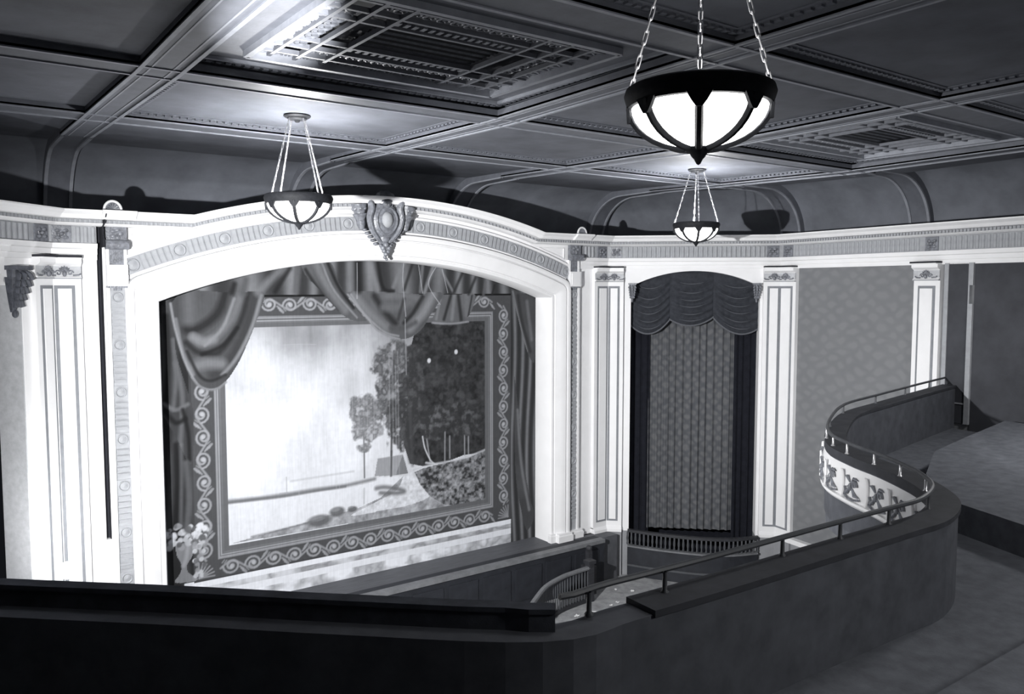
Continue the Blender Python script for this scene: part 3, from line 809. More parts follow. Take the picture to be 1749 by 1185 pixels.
# ------------------------------------------------------------------ painted house curtain (a flat painted cloth)
def build_curtain():
    rng = np.random.default_rng(3)
    u0, u1, v0, v1 = 3.55, 12.98, ST, .72
    nu, nv = 660, 500
    us = np.linspace(u0, u1, nu); vs = np.linspace(v0, v1, nv)
    U, V = np.meshgrid(us, vs)
    G = np.zeros_like(U); ID = np.zeros(U.shape, int)
    def vnoise(su, sv, seed, octs=4, U=U, V=V):
        r = np.random.default_rng(seed); out = np.zeros_like(U); amp = 1; tot = 0
        for o in range(octs):
            n = 64; t = r.random((n, n))
            x = (U * su * 2 ** o) % n; y = (V * sv * 2 ** o) % n
            xi = x.astype(int); yi = y.astype(int); fx = x - xi; fy = y - yi
            fx = fx * fx * (3 - 2 * fx); fy = fy * fy * (3 - 2 * fy)
            x2 = (xi + 1) % n; y2 = (yi + 1) % n
            out += amp * ((t[yi, xi] * (1 - fx) + t[yi, x2] * fx) * (1 - fy) + (t[y2, xi] * (1 - fx) + t[y2, x2] * fx) * fy)
            tot += amp; amp *= .5
        return out / tot
    def sl(lo_u, hi_u, lo_v, hi_v):
        a = int(np.clip((lo_u - u0) / (u1 - u0) * (nu - 1) - 1, 0, nu - 1)); b = int(np.clip((hi_u - u0) / (u1 - u0) * (nu - 1) + 2, 1, nu))
        c = int(np.clip((lo_v - v0) / (v1 - v0) * (nv - 1) - 1, 0, nv - 1)); d = int(np.clip((hi_v - v0) / (v1 - v0) * (nv - 1) + 2, 1, nv))
        return slice(c, d), slice(a, b)
    def pmask(pts):
        p = np.array(pts); s = sl(p[:, 0].min(), p[:, 0].max(), p[:, 1].min(), p[:, 1].max())
        x = U[s]; y = V[s]; m = np.zeros(x.shape, bool)
        for i in range(len(p)):
            x0, y0 = p[i]; x1, y1 = p[(i + 1) % len(p)]
            if y0 == y1: continue
            c = ((y0 > y) != (y1 > y)) & (x < (x1 - x0) * (y - y0) / (y1 - y0) + x0)
            m ^= c
        return s, m
    def fill(pts, val, idn=None, smooth=False):
        if smooth: pts = catmull(list(pts) + [pts[0]], 6)[:-1]
        s, m = pmask(pts)
        v = val[s] if isinstance(val, np.ndarray) else val
        G[s] = np.where(m, v, G[s])
        if idn is not None: ID[s] = np.where(m, idn, ID[s])
        return s, m
    def stroke(pts, w, val, alpha=1.0, smooth=True, clip=None):
        if smooth and len(pts) > 2: pts = catmull(pts, 6)
        p = np.array(pts); s = sl(p[:, 0].min() - w, p[:, 0].max() + w, p[:, 1].min() - w, p[:, 1].max() + w)
        x = U[s]; y = V[s]; dm = np.full(x.shape, 9.0)
        for i in range(len(p) - 1):
            ax, ay = p[i]; bx, by = p[i + 1]; dx, dy = bx - ax, by - ay; l = dx * dx + dy * dy + 1e-9
            t = np.clip(((x - ax) * dx + (y - ay) * dy) / l, 0, 1)
            dm = np.minimum(dm, np.hypot(x - ax - t * dx, y - ay - t * dy))
        k = np.clip(1.25 - dm / w, 0, 1) * alpha
        if clip is not None:
            cs, cm = clip; full = np.zeros(U.shape, bool); full[cs] = cm; k = k * full[s]
        G[s] = G[s] * (1 - k) + val * k
    def blob(c, r, val, alpha=1.0):
        s = sl(c[0] - r[0] * 1.3, c[0] + r[0] * 1.3, c[1] - r[1] * 1.3, c[1] + r[1] * 1.3)
        d = ((U[s] - c[0]) / r[0]) ** 2 + ((V[s] - c[1]) / r[1]) ** 2
        k = np.clip(1.6 - 1.3 * d, 0, 1) * alpha
        G[s] = G[s] * (1 - k) + val * k
    def rect(a, b, c, d, val, idn=None): fill([(a, c), (b, c), (b, d), (a, d)], val, idn)
    n1 = vnoise(1.2, 1.2, 1); n2 = vnoise(6, 6, 2); n3 = vnoise(3, .5, 5); nf = vnoise(14, 14, 8)

    # hanging cloth behind everything
    base = .042 + .035 * (.5 + .5 * np.sin(U * 16 + 2.5 * np.sin(V * .8) + 3 * n1)) ** 2
    G[:] = base; ID[:] = 0
    # marble plinth
    marb = np.clip(.34 + .75 * (np.abs(vnoise(1.6, 2.4, 11) - .5) * 3) + .15 * (n2 - .5), .2, .75)
    rect(4.15, 12.25, ST, -5.80, marb, 3)
    rect(4.15, 12.25, -5.945, -5.82, .72, 3); rect(4.15, 12.30, -6.20, -6.06, .70, 3)
    rect(4.15, 12.1, -6.06, -5.945, marb * .75, 3)
    fill([(12.06,-5.91),(12.45,-5.90),(12.73,-6.38),(12.81,-6.59),(12.39,-6.55)], marb * .9, 3)
    stroke([(12.06,-5.91),(12.45,-5.90),(12.75,-6.38)], .03, .7)
    # frame ground, scroll border, inner moulding
    rect(4.33, 12.07, -5.82, -.12, .055, 1)
    rect(4.37, 12.05, -5.80, -.14, .075, 1)
    rect(4.80, 11.53, -5.44, -.58, .20, 1)
    for e, g in ((.0, .30), (.035, .12), (.055, .32), (.085, .14), (.10, .17)):
        rect(4.81 + e, 11.52 - e, -5.42 + e, -.60 - e, g, 1)
    rect(4.93, 11.39, -5.30, -.72, .13, 1)
    def scroll_run(p, q, h, n, flip=1):
        p = np.array(p); q = np.array(q); t = (q - p); L = np.hypot(*t); t = t / L; nn = np.array((-t[1], t[0])) * flip
        pit = L / n
        wave = [tuple(p + t * s + nn * (.30 * h * math.sin(PI * s / pit))) for s in np.linspace(0, L, n * 8 + 1)]
        stroke(wave, .026, .30, .9, False)
        for k in range(n):
            c = p + t * (k + .5) * pit; sg = 1 if k % 2 == 0 else -1
            sp = []
            for a in np.linspace(0, 3.6 * PI, 26):
                r = .46 * h * (1 - a / (3.9 * PI))
                sp.append(tuple(c + t * (r * math.cos(a + PI) * 1.05) + nn * (-sg * r * math.sin(a) + sg * .02)))
            stroke(sp, .026, .34, .95, False)
            for j in range(3):
                a = c + t * pit * (.38 + .06 * j) + nn * (-sg * h * (.10 + .12 * j)); b = a + t * pit * .16 + nn * (-sg * h * .16)
                stroke([tuple(a), tuple(b)], .022, .34, .8, False)
            for j in range(4):
                a = c + t * pit * (-.42 + .1 * j) + nn * (sg * h * (.30 - .05 * j)); b = a + t * pit * .10 + nn * (sg * h * .14)
                stroke([tuple(a), tuple(b)], .018, .26, .8, False)
            blob(tuple(c), (.045, .045), .42)
    scroll_run((4.57, -5.42), (4.57, -.45), .35, 11)
    scroll_run((11.84, -5.42), (11.84, -.45), .35, 11, -1)
    scroll_run((4.85, -5.63), (11.5, -5.63), .36, 15)
    scroll_run((4.85, -.35), (11.5, -.35), .33, 15)
    for c in ((4.57, -5.63), (11.84, -5.63)):
        for k in range(7):
            a = PI / 2 * k / 6 + (0 if c[0] < 8 else PI / 2)
            stroke([(c[0] + (-.14 if c[0] < 8 else .14), c[1] - .12), (c[0] + (-.14 if c[0] < 8 else .14) + .3 * math.cos(a), c[1] - .12 + .3 * math.sin(a))], .018, .3, .9, False)

    # landscape
    Gs = G.copy()
    lu0, lu1, lv0, lv1 = 5.03, 11.29, -5.20, -.80
    sky = np.clip(.30 + .36 * np.clip((-V - .8) / 2.2, 0, 1) + .42 * (vnoise(.9, .9, 31) - .5) + .16 * (n3 - .5) + .12 * np.clip((7.2 - U) / 3, -1, .4), .2, .70)
    rect(lu0, lu1, lv0, lv1, sky, 2)
    land = (slice(None), slice(None)), (ID == 2)
    fill([(4.97,-4.30),(6.20,-4.34),(7.31,-4.34),(8.29,-4.26),(9.19,-4.32),(9.73,-4.93),(6.63,-5.04),(5.01,-5.17)], np.clip(.62 + .12 * (n3 - .5), .4, .7))
    stroke([(6.35,-4.06),(7.04,-4.05),(7.78,-4.04)], .03, .42, .7)
    stroke([(4.99,-4.29),(5.63,-4.32),(6.20,-4.33),(6.90,-4.32),(7.58,-4.33),(8.29,-4.28)], .055, .20, .95)
    stroke([(4.99,-4.32),(5.63,-4.34),(6.20,-4.36),(6.90,-4.35),(7.58,-4.35)], .035, .11, .8)
    stroke([(6.25,-3.96),(6.25,-4.30)], .014, .30, .8, False)
    stroke([(6.10,-4.29),(6.28,-4.29)], .014, .3, .8, False)
    # dark wood on the right
    wood = np.clip(.024 + .05 * (n2 - .35) + .035 * (nf - .4), .012, .09)
    fill([(9.31,-1.12),(9.45,-0.79),(11.36,-0.76),(11.35,-4.03),(10.63,-4.03),(10.13,-4.14),(9.53,-4.15),(9.19,-4.05),(9.04,-3.60),(9.14,-2.79),(9.27,-2.13),(9.18,-1.58)], wood, smooth=False)
    for i in range(240):
        c = (rng.uniform(9.35, 11.25), rng.uniform(-3.6, -.85)); blob(c, (rng.uniform(.04, .12), rng.uniform(.03, .09)), rng.choice([.018, .03, .05, .075]), .5)
    # tall pine and slim pine
    nl = vnoise(5, 5, 21, 5); nl2 = vnoise(9, 9, 23, 4)
    def crown(c, ru, rv, n, dark, lite):
        d = ((U - c[0]) / ru) ** 2 + ((V - c[1]) / rv) ** 2
        k = np.clip((1.35 - d + 2.2 * (nl - .5)) * 2.2, 0, 1) * np.clip((1.9 - d) * 3, 0, 1)
        k = k * np.clip(.75 + 2.0 * (nl2 - .36), .45, 1)
        val = dark + (lite - dark) * np.clip((nl2 - .45) * 3.2 + .35 * (V - c[1]) / rv * .3, 0, 1)
        G[:] = G * (1 - k) + val * .7 * k
    (tx, ty), (sx_, sy_), (wx, wy) = [(8.79,-1.96),(8.05,-2.70),(8.71,-3.29)]
    stroke([(8.70,-4.26),(8.73,-3.29),(8.77,-2.23),(8.81,-1.43)], .035, .07, 1)
    crown((tx + .05, ty - .02), .50, .68, 0, .09, .20); crown((tx + .0, ty - .75), .46, .45, 0, .11, .32); crown((tx + .22, ty - 1.15), .40, .55, 0, .06, .15); crown((tx + .5, ty - .6), .35, .9, 0, .05, .11); crown((tx + .55, ty + .15), .22, .5, 0, .05, .1)
    stroke([(8.04,-4.22),(8.04,-3.62),(8.03,-2.89)], .022, .09, 1)
    crown((sx_, sy_), .36, .32, 0, .16, .4); crown((sx_ + .1, sy_ - .45), .36, .24, 0, .2, .5); crown((sx_ - .02, sy_ - .85), .17, .12, 0, .2, .4)
    for a, b in ([(8.97,-3.05),(9.19,-4.02)], [(9.20,-2.80),(9.26,-4.10)]): stroke([a, b], .05, .06, .6, False)
    for a, b in ([(10.14,-3.41),(10.13,-4.11)], [(10.69,-3.43),(10.69,-4.03)], [(10.27,-3.52),(10.27,-4.05)], [(10.80,-3.58),(10.80,-4.01)], [(9.61,-3.32),(9.73,-4.09)]): stroke([a, b], .022, .30, .75, False)
    crown([(9.85,-3.16)][0], .42, .38, 46, .05, .17); crown([(10.67,-3.15)][0], .5, .36, 46, .045, .14)
    for c in [(9.72,-1.69),(10.46,-1.52)]: blob(c, (.05, .06), .62, .9)
    # tent, smoke
    fill([(8.29,-4.22),(8.37,-3.83),(9.01,-3.81),(9.09,-4.26),(8.76,-4.27)], .27)
    fill([(8.82,-4.26),(9.01,-3.81),(9.14,-4.26)], .17)
    stroke([(8.37,-3.83),(9.01,-3.81)], .012, .4, .8, False)
    stroke([(8.70,-4.26),(8.72,-3.70)], .03, .07, 1, False)
    stroke([(9.53,-3.45),(9.59,-3.73),(9.73,-4.02),(9.84,-4.13)], .02, .6, .8); stroke([(9.62,-4.08),(9.94,-4.16)], .03, .6, .7)
    # bank, path, hillside
    bank = np.clip(.30 + .35 * (n2 - .5) + .2 * (nf - .5), .12, .55)
    fill([(5.49,-5.12),(5.99,-5.06),(6.63,-5.00),(7.16,-4.93),(7.85,-4.89),(8.43,-4.73),(9.03,-4.30),(9.50,-4.28),(10.00,-4.20),(10.80,-4.11),(11.35,-3.97),(11.34,-5.35),(10.13,-5.30),(7.71,-5.19),(5.04,-5.17)], bank)
    fill([(9.03,-4.30),(9.43,-4.23),(9.62,-4.42),(9.73,-4.86),(9.18,-5.01),(8.43,-5.03),(7.71,-5.02),(8.28,-4.82),(8.82,-4.63)], np.clip(.55 + .3 * (nf - .5), .3, .7), smooth=True)
    hill = np.clip(.12 + .5 * (nf - .48) + .25 * (n2 - .5), .03, .45)
    fill([(9.31,-4.26),(9.53,-4.20),(10.13,-4.14),(10.80,-4.10),(11.35,-3.95),(11.34,-5.29),(10.62,-5.24),(10.13,-5.16),(9.73,-4.90),(9.46,-4.58)], hill)
    stroke([(9.28,-4.21),(9.81,-4.14),(10.63,-4.10),(11.31,-3.96)], .03, .45, .7)
    stroke([(8.33,-4.50),(8.58,-4.51),(9.03,-4.66),(8.82,-4.68),(8.43,-4.62)], .07, .11, .85)
    stroke([(8.03,-4.46),(8.02,-4.80)], .025, .35, .7, False)
    for c, r in zip([(6.96,-5.01),(7.38,-4.88),(7.74,-4.88)], ((.30, .14), (.20, .12), (.13, .07))):
        blob(c, r, .10, .95); blob((c[0] - .04, c[1] + .05), (r[0] * .6, r[1] * .4), .24, .7)
    stroke([(5.49,-5.10),(6.63,-5.02),(7.16,-4.95)], .03, .14, .7)
    for i in range(18):                                   # water streaks on the old canvas
        x = rng.uniform(lu0 + .1, 9.0); stroke([(x, rng.uniform(-1.8, -1.2)), (x + rng.uniform(-.02, .02), rng.uniform(-5, -3))], .012, .5, .22, False)
    G[:] = np.where((U >= lu0) & (U <= lu1) & (V >= lv0) & (V <= lv1), G, Gs)
    # flower urn
    fill([(4.00,-4.99),(4.37,-5.01),(4.30,-5.28),(4.20,-5.44),(4.23,-5.59),(4.40,-5.77),(3.98,-5.74),(4.08,-5.56),(4.10,-5.40),(4.02,-5.20)], .22, 4, smooth=True)
    stroke([(4.24,-5.05),(4.19,-5.31),(4.14,-5.43)], .05, .34, .8)
    for i in range(70):
        a = rng.uniform(0, 2 * PI); r = rng.uniform(0, 1) ** .5
        (cx_, cy_) = [(4.20,-4.88)][0]
        c = (cx_ + .42 * r * math.cos(a), cy_ + .28 * r * math.sin(a)); rr = rng.uniform(.035, .075)
        blob(c, (rr, rr), rng.choice([.10, .3, .45, .55, .62]), .9)
        s, m = pmask([(c[0] + rr * math.cos(t), c[1] + rr * math.sin(t)) for t in np.linspace(0, 6.28, 9)[:-1]]); ID[s] = np.where(m, 4, ID[s])
    for i in range(26):
        (cx_, cy_) = [(4.45,-5.31)][0]; c = (cx_ + rng.uniform(-.12, .14), cy_ + rng.uniform(-.4, .35)); blob(c, (.05, .05), rng.choice([.12, .25, .4, .5]), .9)
    # gathered pelmet along the top
    top = -.14
    rect(u0, u1, top, v1, np.clip(.055 + .10 * (.5 + .5 * np.sin(U * 10.5 + 3.2 * np.sin(U * 1.7) - .9 * (V - .3) * np.sin(U * 2))) ** 1.5 * (.7 + .6 * n1), .03, .17), 0)
    rect(u0, u1, top - .05, top, .022, 0)
    rect(12.07, u1, ST, top, np.clip(.05 + .10 * (.5 + .5 * np.sin(U * 26 + 1.6 * np.sin(V * 1.1))) ** 2, .03, .16), 0)
    def swag(outline, folds, tone=.10, fringe=None):
        o = catmull(list(outline) + [outline[0]], 5)[:-1]
        s, m = fill(o, np.clip(tone * (.75 + .5 * n1), .02, .3), 0)
        for f in folds:
            stroke(f[0], f[1], f[2], .85, True, (s, m))
        if fringe: stroke(fringe, .03, .21, .9)
    # left tail hanging down the side
    swag([(3.87,-0.32),(4.08,-0.54),(4.11,-1.22),(4.28,-1.91),(4.40,-2.38),(4.38,-3.30),(4.29,-3.41),(4.06,-2.86),(3.91,-2.56),(3.85,-2.22)],
         [([(3.95,-0.54),(3.97,-1.44),(3.90,-2.33)], .07, .03), ([(4.10,-1.44),(4.21,-2.13),(4.14,-3.04)], .06, .13), ([(4.07,-0.99),(4.10,-1.67),(4.03,-2.35)], .05, .12), ([(3.87,-2.22),(4.08,-2.35),(4.30,-2.26)], .05, .14), ([(3.90,-2.39),(4.07,-2.60),(4.25,-2.54)], .06, .03), ([(4.21,-2.36),(4.30,-2.83),(4.31,-3.35)], .05, .03)], .075)
    stroke([(4.24,-3.40),(4.27,-4.10),(4.21,-4.73)], .07, .13, .8); stroke([(4.06,-3.03),(4.06,-3.84),(4.01,-4.64)], .07, .03, .8); stroke([(4.16,-3.04),(4.15,-3.73),(4.11,-4.66)], .05, .15, .6)
    # large left swag
    swag([(4.04,-0.30),(4.10,-0.75),(4.25,-1.40),(4.47,-1.83),(4.68,-1.99),(4.87,-1.98),(5.04,-1.87),(5.29,-1.53),(5.52,-1.07),(5.70,-0.65),(5.83,-0.32),(5.86,-0.12),(5.75,-0.07),(5.38,-0.09),(5.06,-0.09),(4.35,-0.06)],
         [([(5.08,-0.10),(4.92,-0.50),(4.56,-0.78),(4.34,-0.80)], .12, .035), ([(4.38,-0.10),(4.36,-0.61)], .16, .12), ([(5.38,-0.13),(5.18,-0.62),(4.77,-1.02),(4.44,-0.95)], .10, .14), ([(5.55,-0.10),(5.36,-0.69),(4.94,-1.26),(4.54,-1.26),(4.31,-1.06)], .07, .04),
          ([(4.44,-0.95),(4.60,-1.07),(4.83,-1.02)], .10, .17), ([(5.68,-0.13),(5.47,-0.81),(5.10,-1.50),(4.81,-1.72)], .12, .06), ([(5.80,-0.16),(5.59,-0.81),(5.28,-1.39),(4.98,-1.73)], .05, .18), ([(4.48,-1.52),(4.71,-1.48),(4.97,-1.51)], .14, .16), ([(4.32,-1.23),(4.53,-1.70),(4.75,-1.83),(5.04,-1.73)], .04, .04), ([(4.13,-0.60),(4.24,-1.23),(4.42,-1.69)], .04, .17), ([(5.25,-0.22),(5.01,-0.79),(4.66,-1.13)], .04, .18), ([(4.60,-1.30),(5.00,-1.14),(5.30,-0.80)], .05, .03)], .085,
         [(4.04,-0.30),(4.11,-0.77),(4.27,-1.41),(4.48,-1.86),(4.69,-2.00),(4.89,-1.99),(5.05,-1.88)])
    # narrow fall left of centre
    swag([(6.63,0.54),(7.28,0.55),(7.50,0.10),(7.74,-0.26),(7.94,-0.51),(8.15,-0.72),(7.82,-0.71),(7.54,-0.56),(7.27,-0.28),(6.99,0.02),(6.75,0.26)],
         [([(6.99,0.52),(7.24,0.02),(7.64,-0.49)], .10, .15), ([(7.25,0.53),(7.49,0.02),(7.83,-0.43)], .05, .03), ([(6.75,0.38),(7.04,-0.05),(7.44,-0.51)], .05, .04), ([(7.12,0.52),(7.38,-0.05),(7.91,-0.65)], .03, .18)], .10)
    # centre swag
    swag([(7.67,-0.11),(7.95,-0.07),(8.94,-0.11),(9.61,-0.16),(9.67,-0.10),(10.05,-0.11),(10.11,-0.19),(9.78,-0.61),(9.53,-0.95),(9.23,-1.13),(8.93,-1.16),(8.65,-1.07),(8.36,-0.92),(8.15,-0.68),(7.90,-0.43)],
         [([(8.34,-0.18),(8.56,-0.50),(8.85,-0.80)], .10, .04), ([(8.63,-0.18),(9.08,-0.18),(9.46,-0.25)], .10, .14), ([(8.56,-0.44),(8.92,-0.44),(9.23,-0.32)], .12, .13), ([(9.56,-0.20),(9.30,-0.58),(9.07,-0.80)], .06, .04), ([(9.84,-0.16),(9.56,-0.59),(9.22,-0.92)], .13, .19), ([(7.85,-0.17),(8.20,-0.56),(8.62,-0.90)], .12, .16), ([(8.74,-0.90),(9.07,-0.91),(9.37,-0.79)], .08, .09), ([(9.08,-0.25),(8.92,-0.71)], .05, .06), ([(7.78,-0.15),(8.08,-0.56),(8.55,-0.97),(8.93,-1.09)], .03, .2)], .11,
         [(7.70,-0.15),(7.95,-0.44),(8.18,-0.70),(8.39,-0.93),(8.68,-1.08),(8.95,-1.16)])
    # cascade right of centre
    swag([(10.11,-0.16),(10.53,-0.16),(11.00,-0.16),(10.91,-0.54),(10.76,-0.75),(10.81,-0.82),(10.32,-0.85),(9.81,-0.82),(9.92,-0.53)],
         [([(10.32,-0.19),(10.13,-0.74)], .05, .04), ([(10.53,-0.19),(10.61,-0.75)], .06, .04), ([(10.42,-0.19),(10.35,-0.74)], .06, .17), ([(10.77,-0.19),(10.76,-0.65)], .07, .15), ([(10.92,-0.19),(10.81,-0.68)], .03, .05), ([(10.03,-0.28),(9.92,-0.73)], .04, .17)], .12,
         [(9.81,-0.81),(10.32,-0.85),(10.81,-0.81)])
    # folds of the pelmet
    for f, w, g in (([(7.96,0.54),(7.96,-0.07)], .09, .03), ([(8.24,0.54),(8.42,-0.05)], .08, .17), ([(8.43,0.55),(8.56,-0.01),(8.81,-0.07)], .05, .03), ([(9.08,0.56),(8.81,0.02)], .06, .16), ([(9.31,0.56),(9.08,-0.05)], .05, .04), ([(9.57,0.53),(9.50,-0.09)], .05, .15), ([(9.85,0.49),(9.61,-0.12)], .06, .19), ([(10.04,0.45),(10.40,-0.12)], .04, .17), ([(10.65,0.35),(10.40,-0.12)], .05, .04), ([(11.02,0.24),(10.82,-0.15)], .05, .04), ([(11.31,0.13),(11.25,-0.17)], .05, .12), ([(11.58,0.06),(11.50,-0.17)], .04, .04), ([(6.22,0.38),(5.73,-0.10)], .10, .15), ([(6.41,0.40),(6.09,-0.08)], .06, .03), ([(6.60,0.44),(6.53,-0.08)], .08, .11), ([(5.49,0.16),(5.43,-0.10)], .10, .09), ([(5.26,0.07),(5.21,-0.10)], .07, .03)):
        stroke(f, w, g, .8, len(f) > 2)
    # right side fall
    swag([(12.06,-0.01),(12.39,-0.13),(12.83,-0.31),(12.83,-1.79),(12.66,-1.76),(12.44,-1.23),(12.28,-0.71)], [([(12.29,-0.20),(12.42,-0.86),(12.68,-1.61)], .06, .05), ([(12.57,-0.35),(12.72,-1.31)], .06, .13), ([(12.13,-0.10),(12.31,-0.78),(12.57,-1.60)], .04, .16)], .08)
    swag([(12.17,-2.17),(12.31,-3.07),(12.45,-4.28),(12.67,-5.37),(12.82,-5.86),(12.58,-6.20),(12.39,-5.63),(12.21,-4.55)], [([(12.28,-3.07),(12.39,-4.43),(12.65,-5.68)], .05, .15), ([(12.43,-3.38),(12.58,-4.60)], .05, .03)], .08)
    # old creases and rubbed lines
    for f in ([(9.08,0.58),(9.05,0.15),(9.12,-0.65)], [(7.93,0.54),(7.92,-0.24)], [(9.46,0.52),(9.56,-0.12)], [(9.93,0.49),(9.72,0.08),(10.03,-0.39)], [(10.09,0.43),(10.24,-0.12)], [(9.10,-0.71),(9.12,-1.98)], [(6.19,-1.19),(6.44,-1.18),(6.96,-1.20)]):
        stroke(f, .010, .36, .6, len(f) > 2)
    G[:] = np.where(ID == 0, .10 * (np.maximum(G, .01) / .10) ** 1.55 * .82, np.where(ID == 1, G * .85, G)) * (.93 + .14 * nf)
    # build: one mesh for each painted field
    root = thing('painted_curtain', (8.26, 16.6, ST), 'painted house curtain with lakeside landscape, scroll border and draped swags', 'stage curtain')
    col = np.stack([G * .96, G * .985, G * 1.05, np.ones_like(G)], -1).reshape(-1, 4)
    P = np.stack([U, np.full_like(U, 0.0), V], -1).reshape(-1, 3)
    q = np.arange(nu * nv).reshape(nv, nu)
    quads = np.stack([q[:-1, :-1], q[:-1, 1:], q[1:, 1:], q[1:, :-1]], -1).reshape(-1, 4)
    qid = ID[:-1, :-1].reshape(-1)
    M0 = Matrix.Translation((0, 16.6, Z0))
    names = {0: ('painted_drapery', 'dark painted swags and folds'), 1: ('painted_frame', 'grey painted frame with pale leafy scrolls'), 2: ('painted_landscape', 'pale lake landscape with pines and a tent'), 3: ('painted_plinth', 'pale veined marble plinth'), 4: ('painted_urn', 'painted urn of white flowers')}
    for k, (nm, lb) in names.items():
        qq = quads[qid == k]; used, inv = np.unique(qq.reshape(-1), return_inverse=True); qq = inv.reshape(-1, 4)
        me = bpy.data.meshes.new(nm)
        me.vertices.add(len(used)); me.vertices.foreach_set('co', P[used].astype(np.float32).reshape(-1))
        me.loops.add(qq.size); me.loops.foreach_set('vertex_index', qq.astype(np.int32).reshape(-1))
        me.polygons.add(len(qq)); me.polygons.foreach_set('loop_start', np.arange(0, qq.size, 4, dtype=np.int32))
        try: me.polygons.foreach_set('loop_total', np.full(len(qq), 4, dtype=np.int32))
        except Exception: pass
        me.update(calc_edges=True)
        ca = me.color_attributes.new('paint', 'FLOAT_COLOR', 'POINT'); ca.data.foreach_set('color', col[used].astype(np.float32).reshape(-1))
        me.materials.append(M['painted'])
        o = bpy.data.objects.new(nm, me); COL.objects.link(o); o.parent = root; o.matrix_local = ORI[root].inverted() @ M0; o['label'] = lb
    part('canvas_back', MB().box((u0, 16.62, ST), (u1, 16.64, v1)), 'blackcloth', root)
build_curtain()

# ------------------------------------------------------------------ curtained box on the right splay
W_ = FR                                              # local: x along wall, y up (camera-height), z out
def wl(t, z, out=0.0): return W_ @ Vector((t, z, out))
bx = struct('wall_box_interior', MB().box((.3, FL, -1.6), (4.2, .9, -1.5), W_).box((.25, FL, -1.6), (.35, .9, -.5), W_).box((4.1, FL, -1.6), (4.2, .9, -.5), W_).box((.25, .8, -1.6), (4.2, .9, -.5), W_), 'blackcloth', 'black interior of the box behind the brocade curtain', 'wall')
def folded(t0, t1, z0, z1, out, amp, nf, n, parent, name, mat, seed=0, rows=10):
    r = random.Random(seed); ph = [r.uniform(0, 6.28) for _ in range(4)]
    rw = []
    for i in range(rows + 1):
        v = i / rows; z = z1 + (z0 - z1) * v
        row = []
        for j in range(n + 1):
            s = j / n; x = t0 + (t1 - t0) * s
            a = 2 * PI * nf * s + .6 * math.sin(2 * PI * s * 3 + ph[0])
            row.append(tuple(W_ @ Vector((x, z, out + amp * (.6 + .4 * v) * (math.sin(a) + .35 * math.sin(2.1 * a + ph[1]))))))
        rw.append(row)
    o = part(name, MB().grid(rw), mat, parent, True); return o
bc = thing('box_curtain', wl(2.23, -6.45, -.5), 'grey patterned brocade curtain hanging in the arched box opening', 'curtain')
o = folded(1.10, 3.36, -6.45, -.45, -.50, .035, 11, 180, bc, 'brocade_panel', 'brocade', 1)
me = o.data; uv = me.uv_layers.new(name='UVMap'); Wi = (Matrix.Translation((0, 0, Z0)) @ W_).inverted()
for lp in me.loops:
    w = Wi @ (ORI[o] @ me.vertices[lp.vertex_index].co); uv.data[lp.index].uv = (w.x * 1.6, w.y * 1.0)
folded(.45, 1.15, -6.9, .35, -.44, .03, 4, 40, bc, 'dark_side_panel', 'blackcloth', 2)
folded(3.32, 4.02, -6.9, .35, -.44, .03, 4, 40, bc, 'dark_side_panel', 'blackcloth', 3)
va = thing('box_valance', wl(2.25, -1.15, -.2), 'dark swagged valance with pale fringe at the top of the box opening', 'valance')
def swag_bay(t0, t1, zl, zm, zr, seed):
    n, m = 22, 46; rw = []
    sg = (zl + zr) / 2 - zm
    for i in range(m + 1):
        v = i / m; row = []
        for j in range(n + 1):
            s = j / n; x = t0 + (t1 - t0) * s
            sag = 4 * s * (1 - s)
            z = .50 + (zl + (zr - zl) * s - .50) * v - sag * sg * min(1, v * 4)
            prof = math.sin(PI * s) ** .6
            d = .02 + .10 * prof * (v ** .5) + .075 * prof * (1 - abs(math.cos(PI * 7.0 * v))) ** .7
            row.append(tuple(W_ @ Vector((x, z, -.30 + d))))
        rw.append(row)
    o = part('swag', MB().grid(rw), 'velvet', va, True)
    part('fringe', MB().tube([Vector(p) + Vector((0, 0, -.012)) for p in rw[-1]], .022, 6), 'velvetedge', o, True)
    for k in range(2, 8):                             # pale strip painting a highlight along each fold
        i = int(m * (k - .5) / 7.0) 
        pts = [Vector(p) for p in rw[i][5:-5]]
        part('crest_highlight', MB().tube([tuple(p + Vector((-.01, -.012, 0))) for p in pts], [.001 + .008 * math.sin(PI * q / (len(pts) - 1)) for q in range(len(pts))], 5), 'velvetedge', o, True)
swag_bay(.58, 1.66, -.92, -1.19, -.80, 0); swag_bay(1.62, 2.77, -.80, -.97, -.74, 2); swag_bay(2.73, 3.95, -.74, -1.17, -1.0, 4)

# balustrade of the box, bowed towards the house
bal_path = catmull([(.60, .02), (1.4, .30), (2.4, .52), (3.2, .50), (3.92, .22)], 8)
bb = thing('box_balustrade', wl(2.25, FL, .4), 'low bowed dark balustrade with turned balusters in front of the box curtain', 'balustrade')
def ribbon(z0, z1, w0, w1):
    rows = []
    for (t, o_) in bal_path:
        rows.append([tuple(wl(t, z0, o_ + w0)), tuple(wl(t, z0, o_ + w1)), tuple(wl(t, z1, o_ + w1)), tuple(wl(t, z1, o_ + w0))])
    return MB().grid(rows, close_u=True)
part('top_rail', ribbon(-6.44, -6.37, -.07, .05), 'wood', bb); part('sill', ribbon(-6.82, -6.78, -.06, .10), 'aprontrim', bb); part('front_panel', ribbon(FL, -6.82, -.03, .03), 'apron', bb)
part('foot_rail', ribbon(-7.34, -7.29, .03, .07), 'rail', bb)
balu = smesh('baluster', MB().lathe([(.02, 0), (.03, .03), (.018, .08), (.034, .16), (.022, .26), (.026, .31), (.018, .34)], 8), 'rail', True)
P_ = [Vector((p[0], p[1])) for p in bal_path]; acc = 0; last = -1
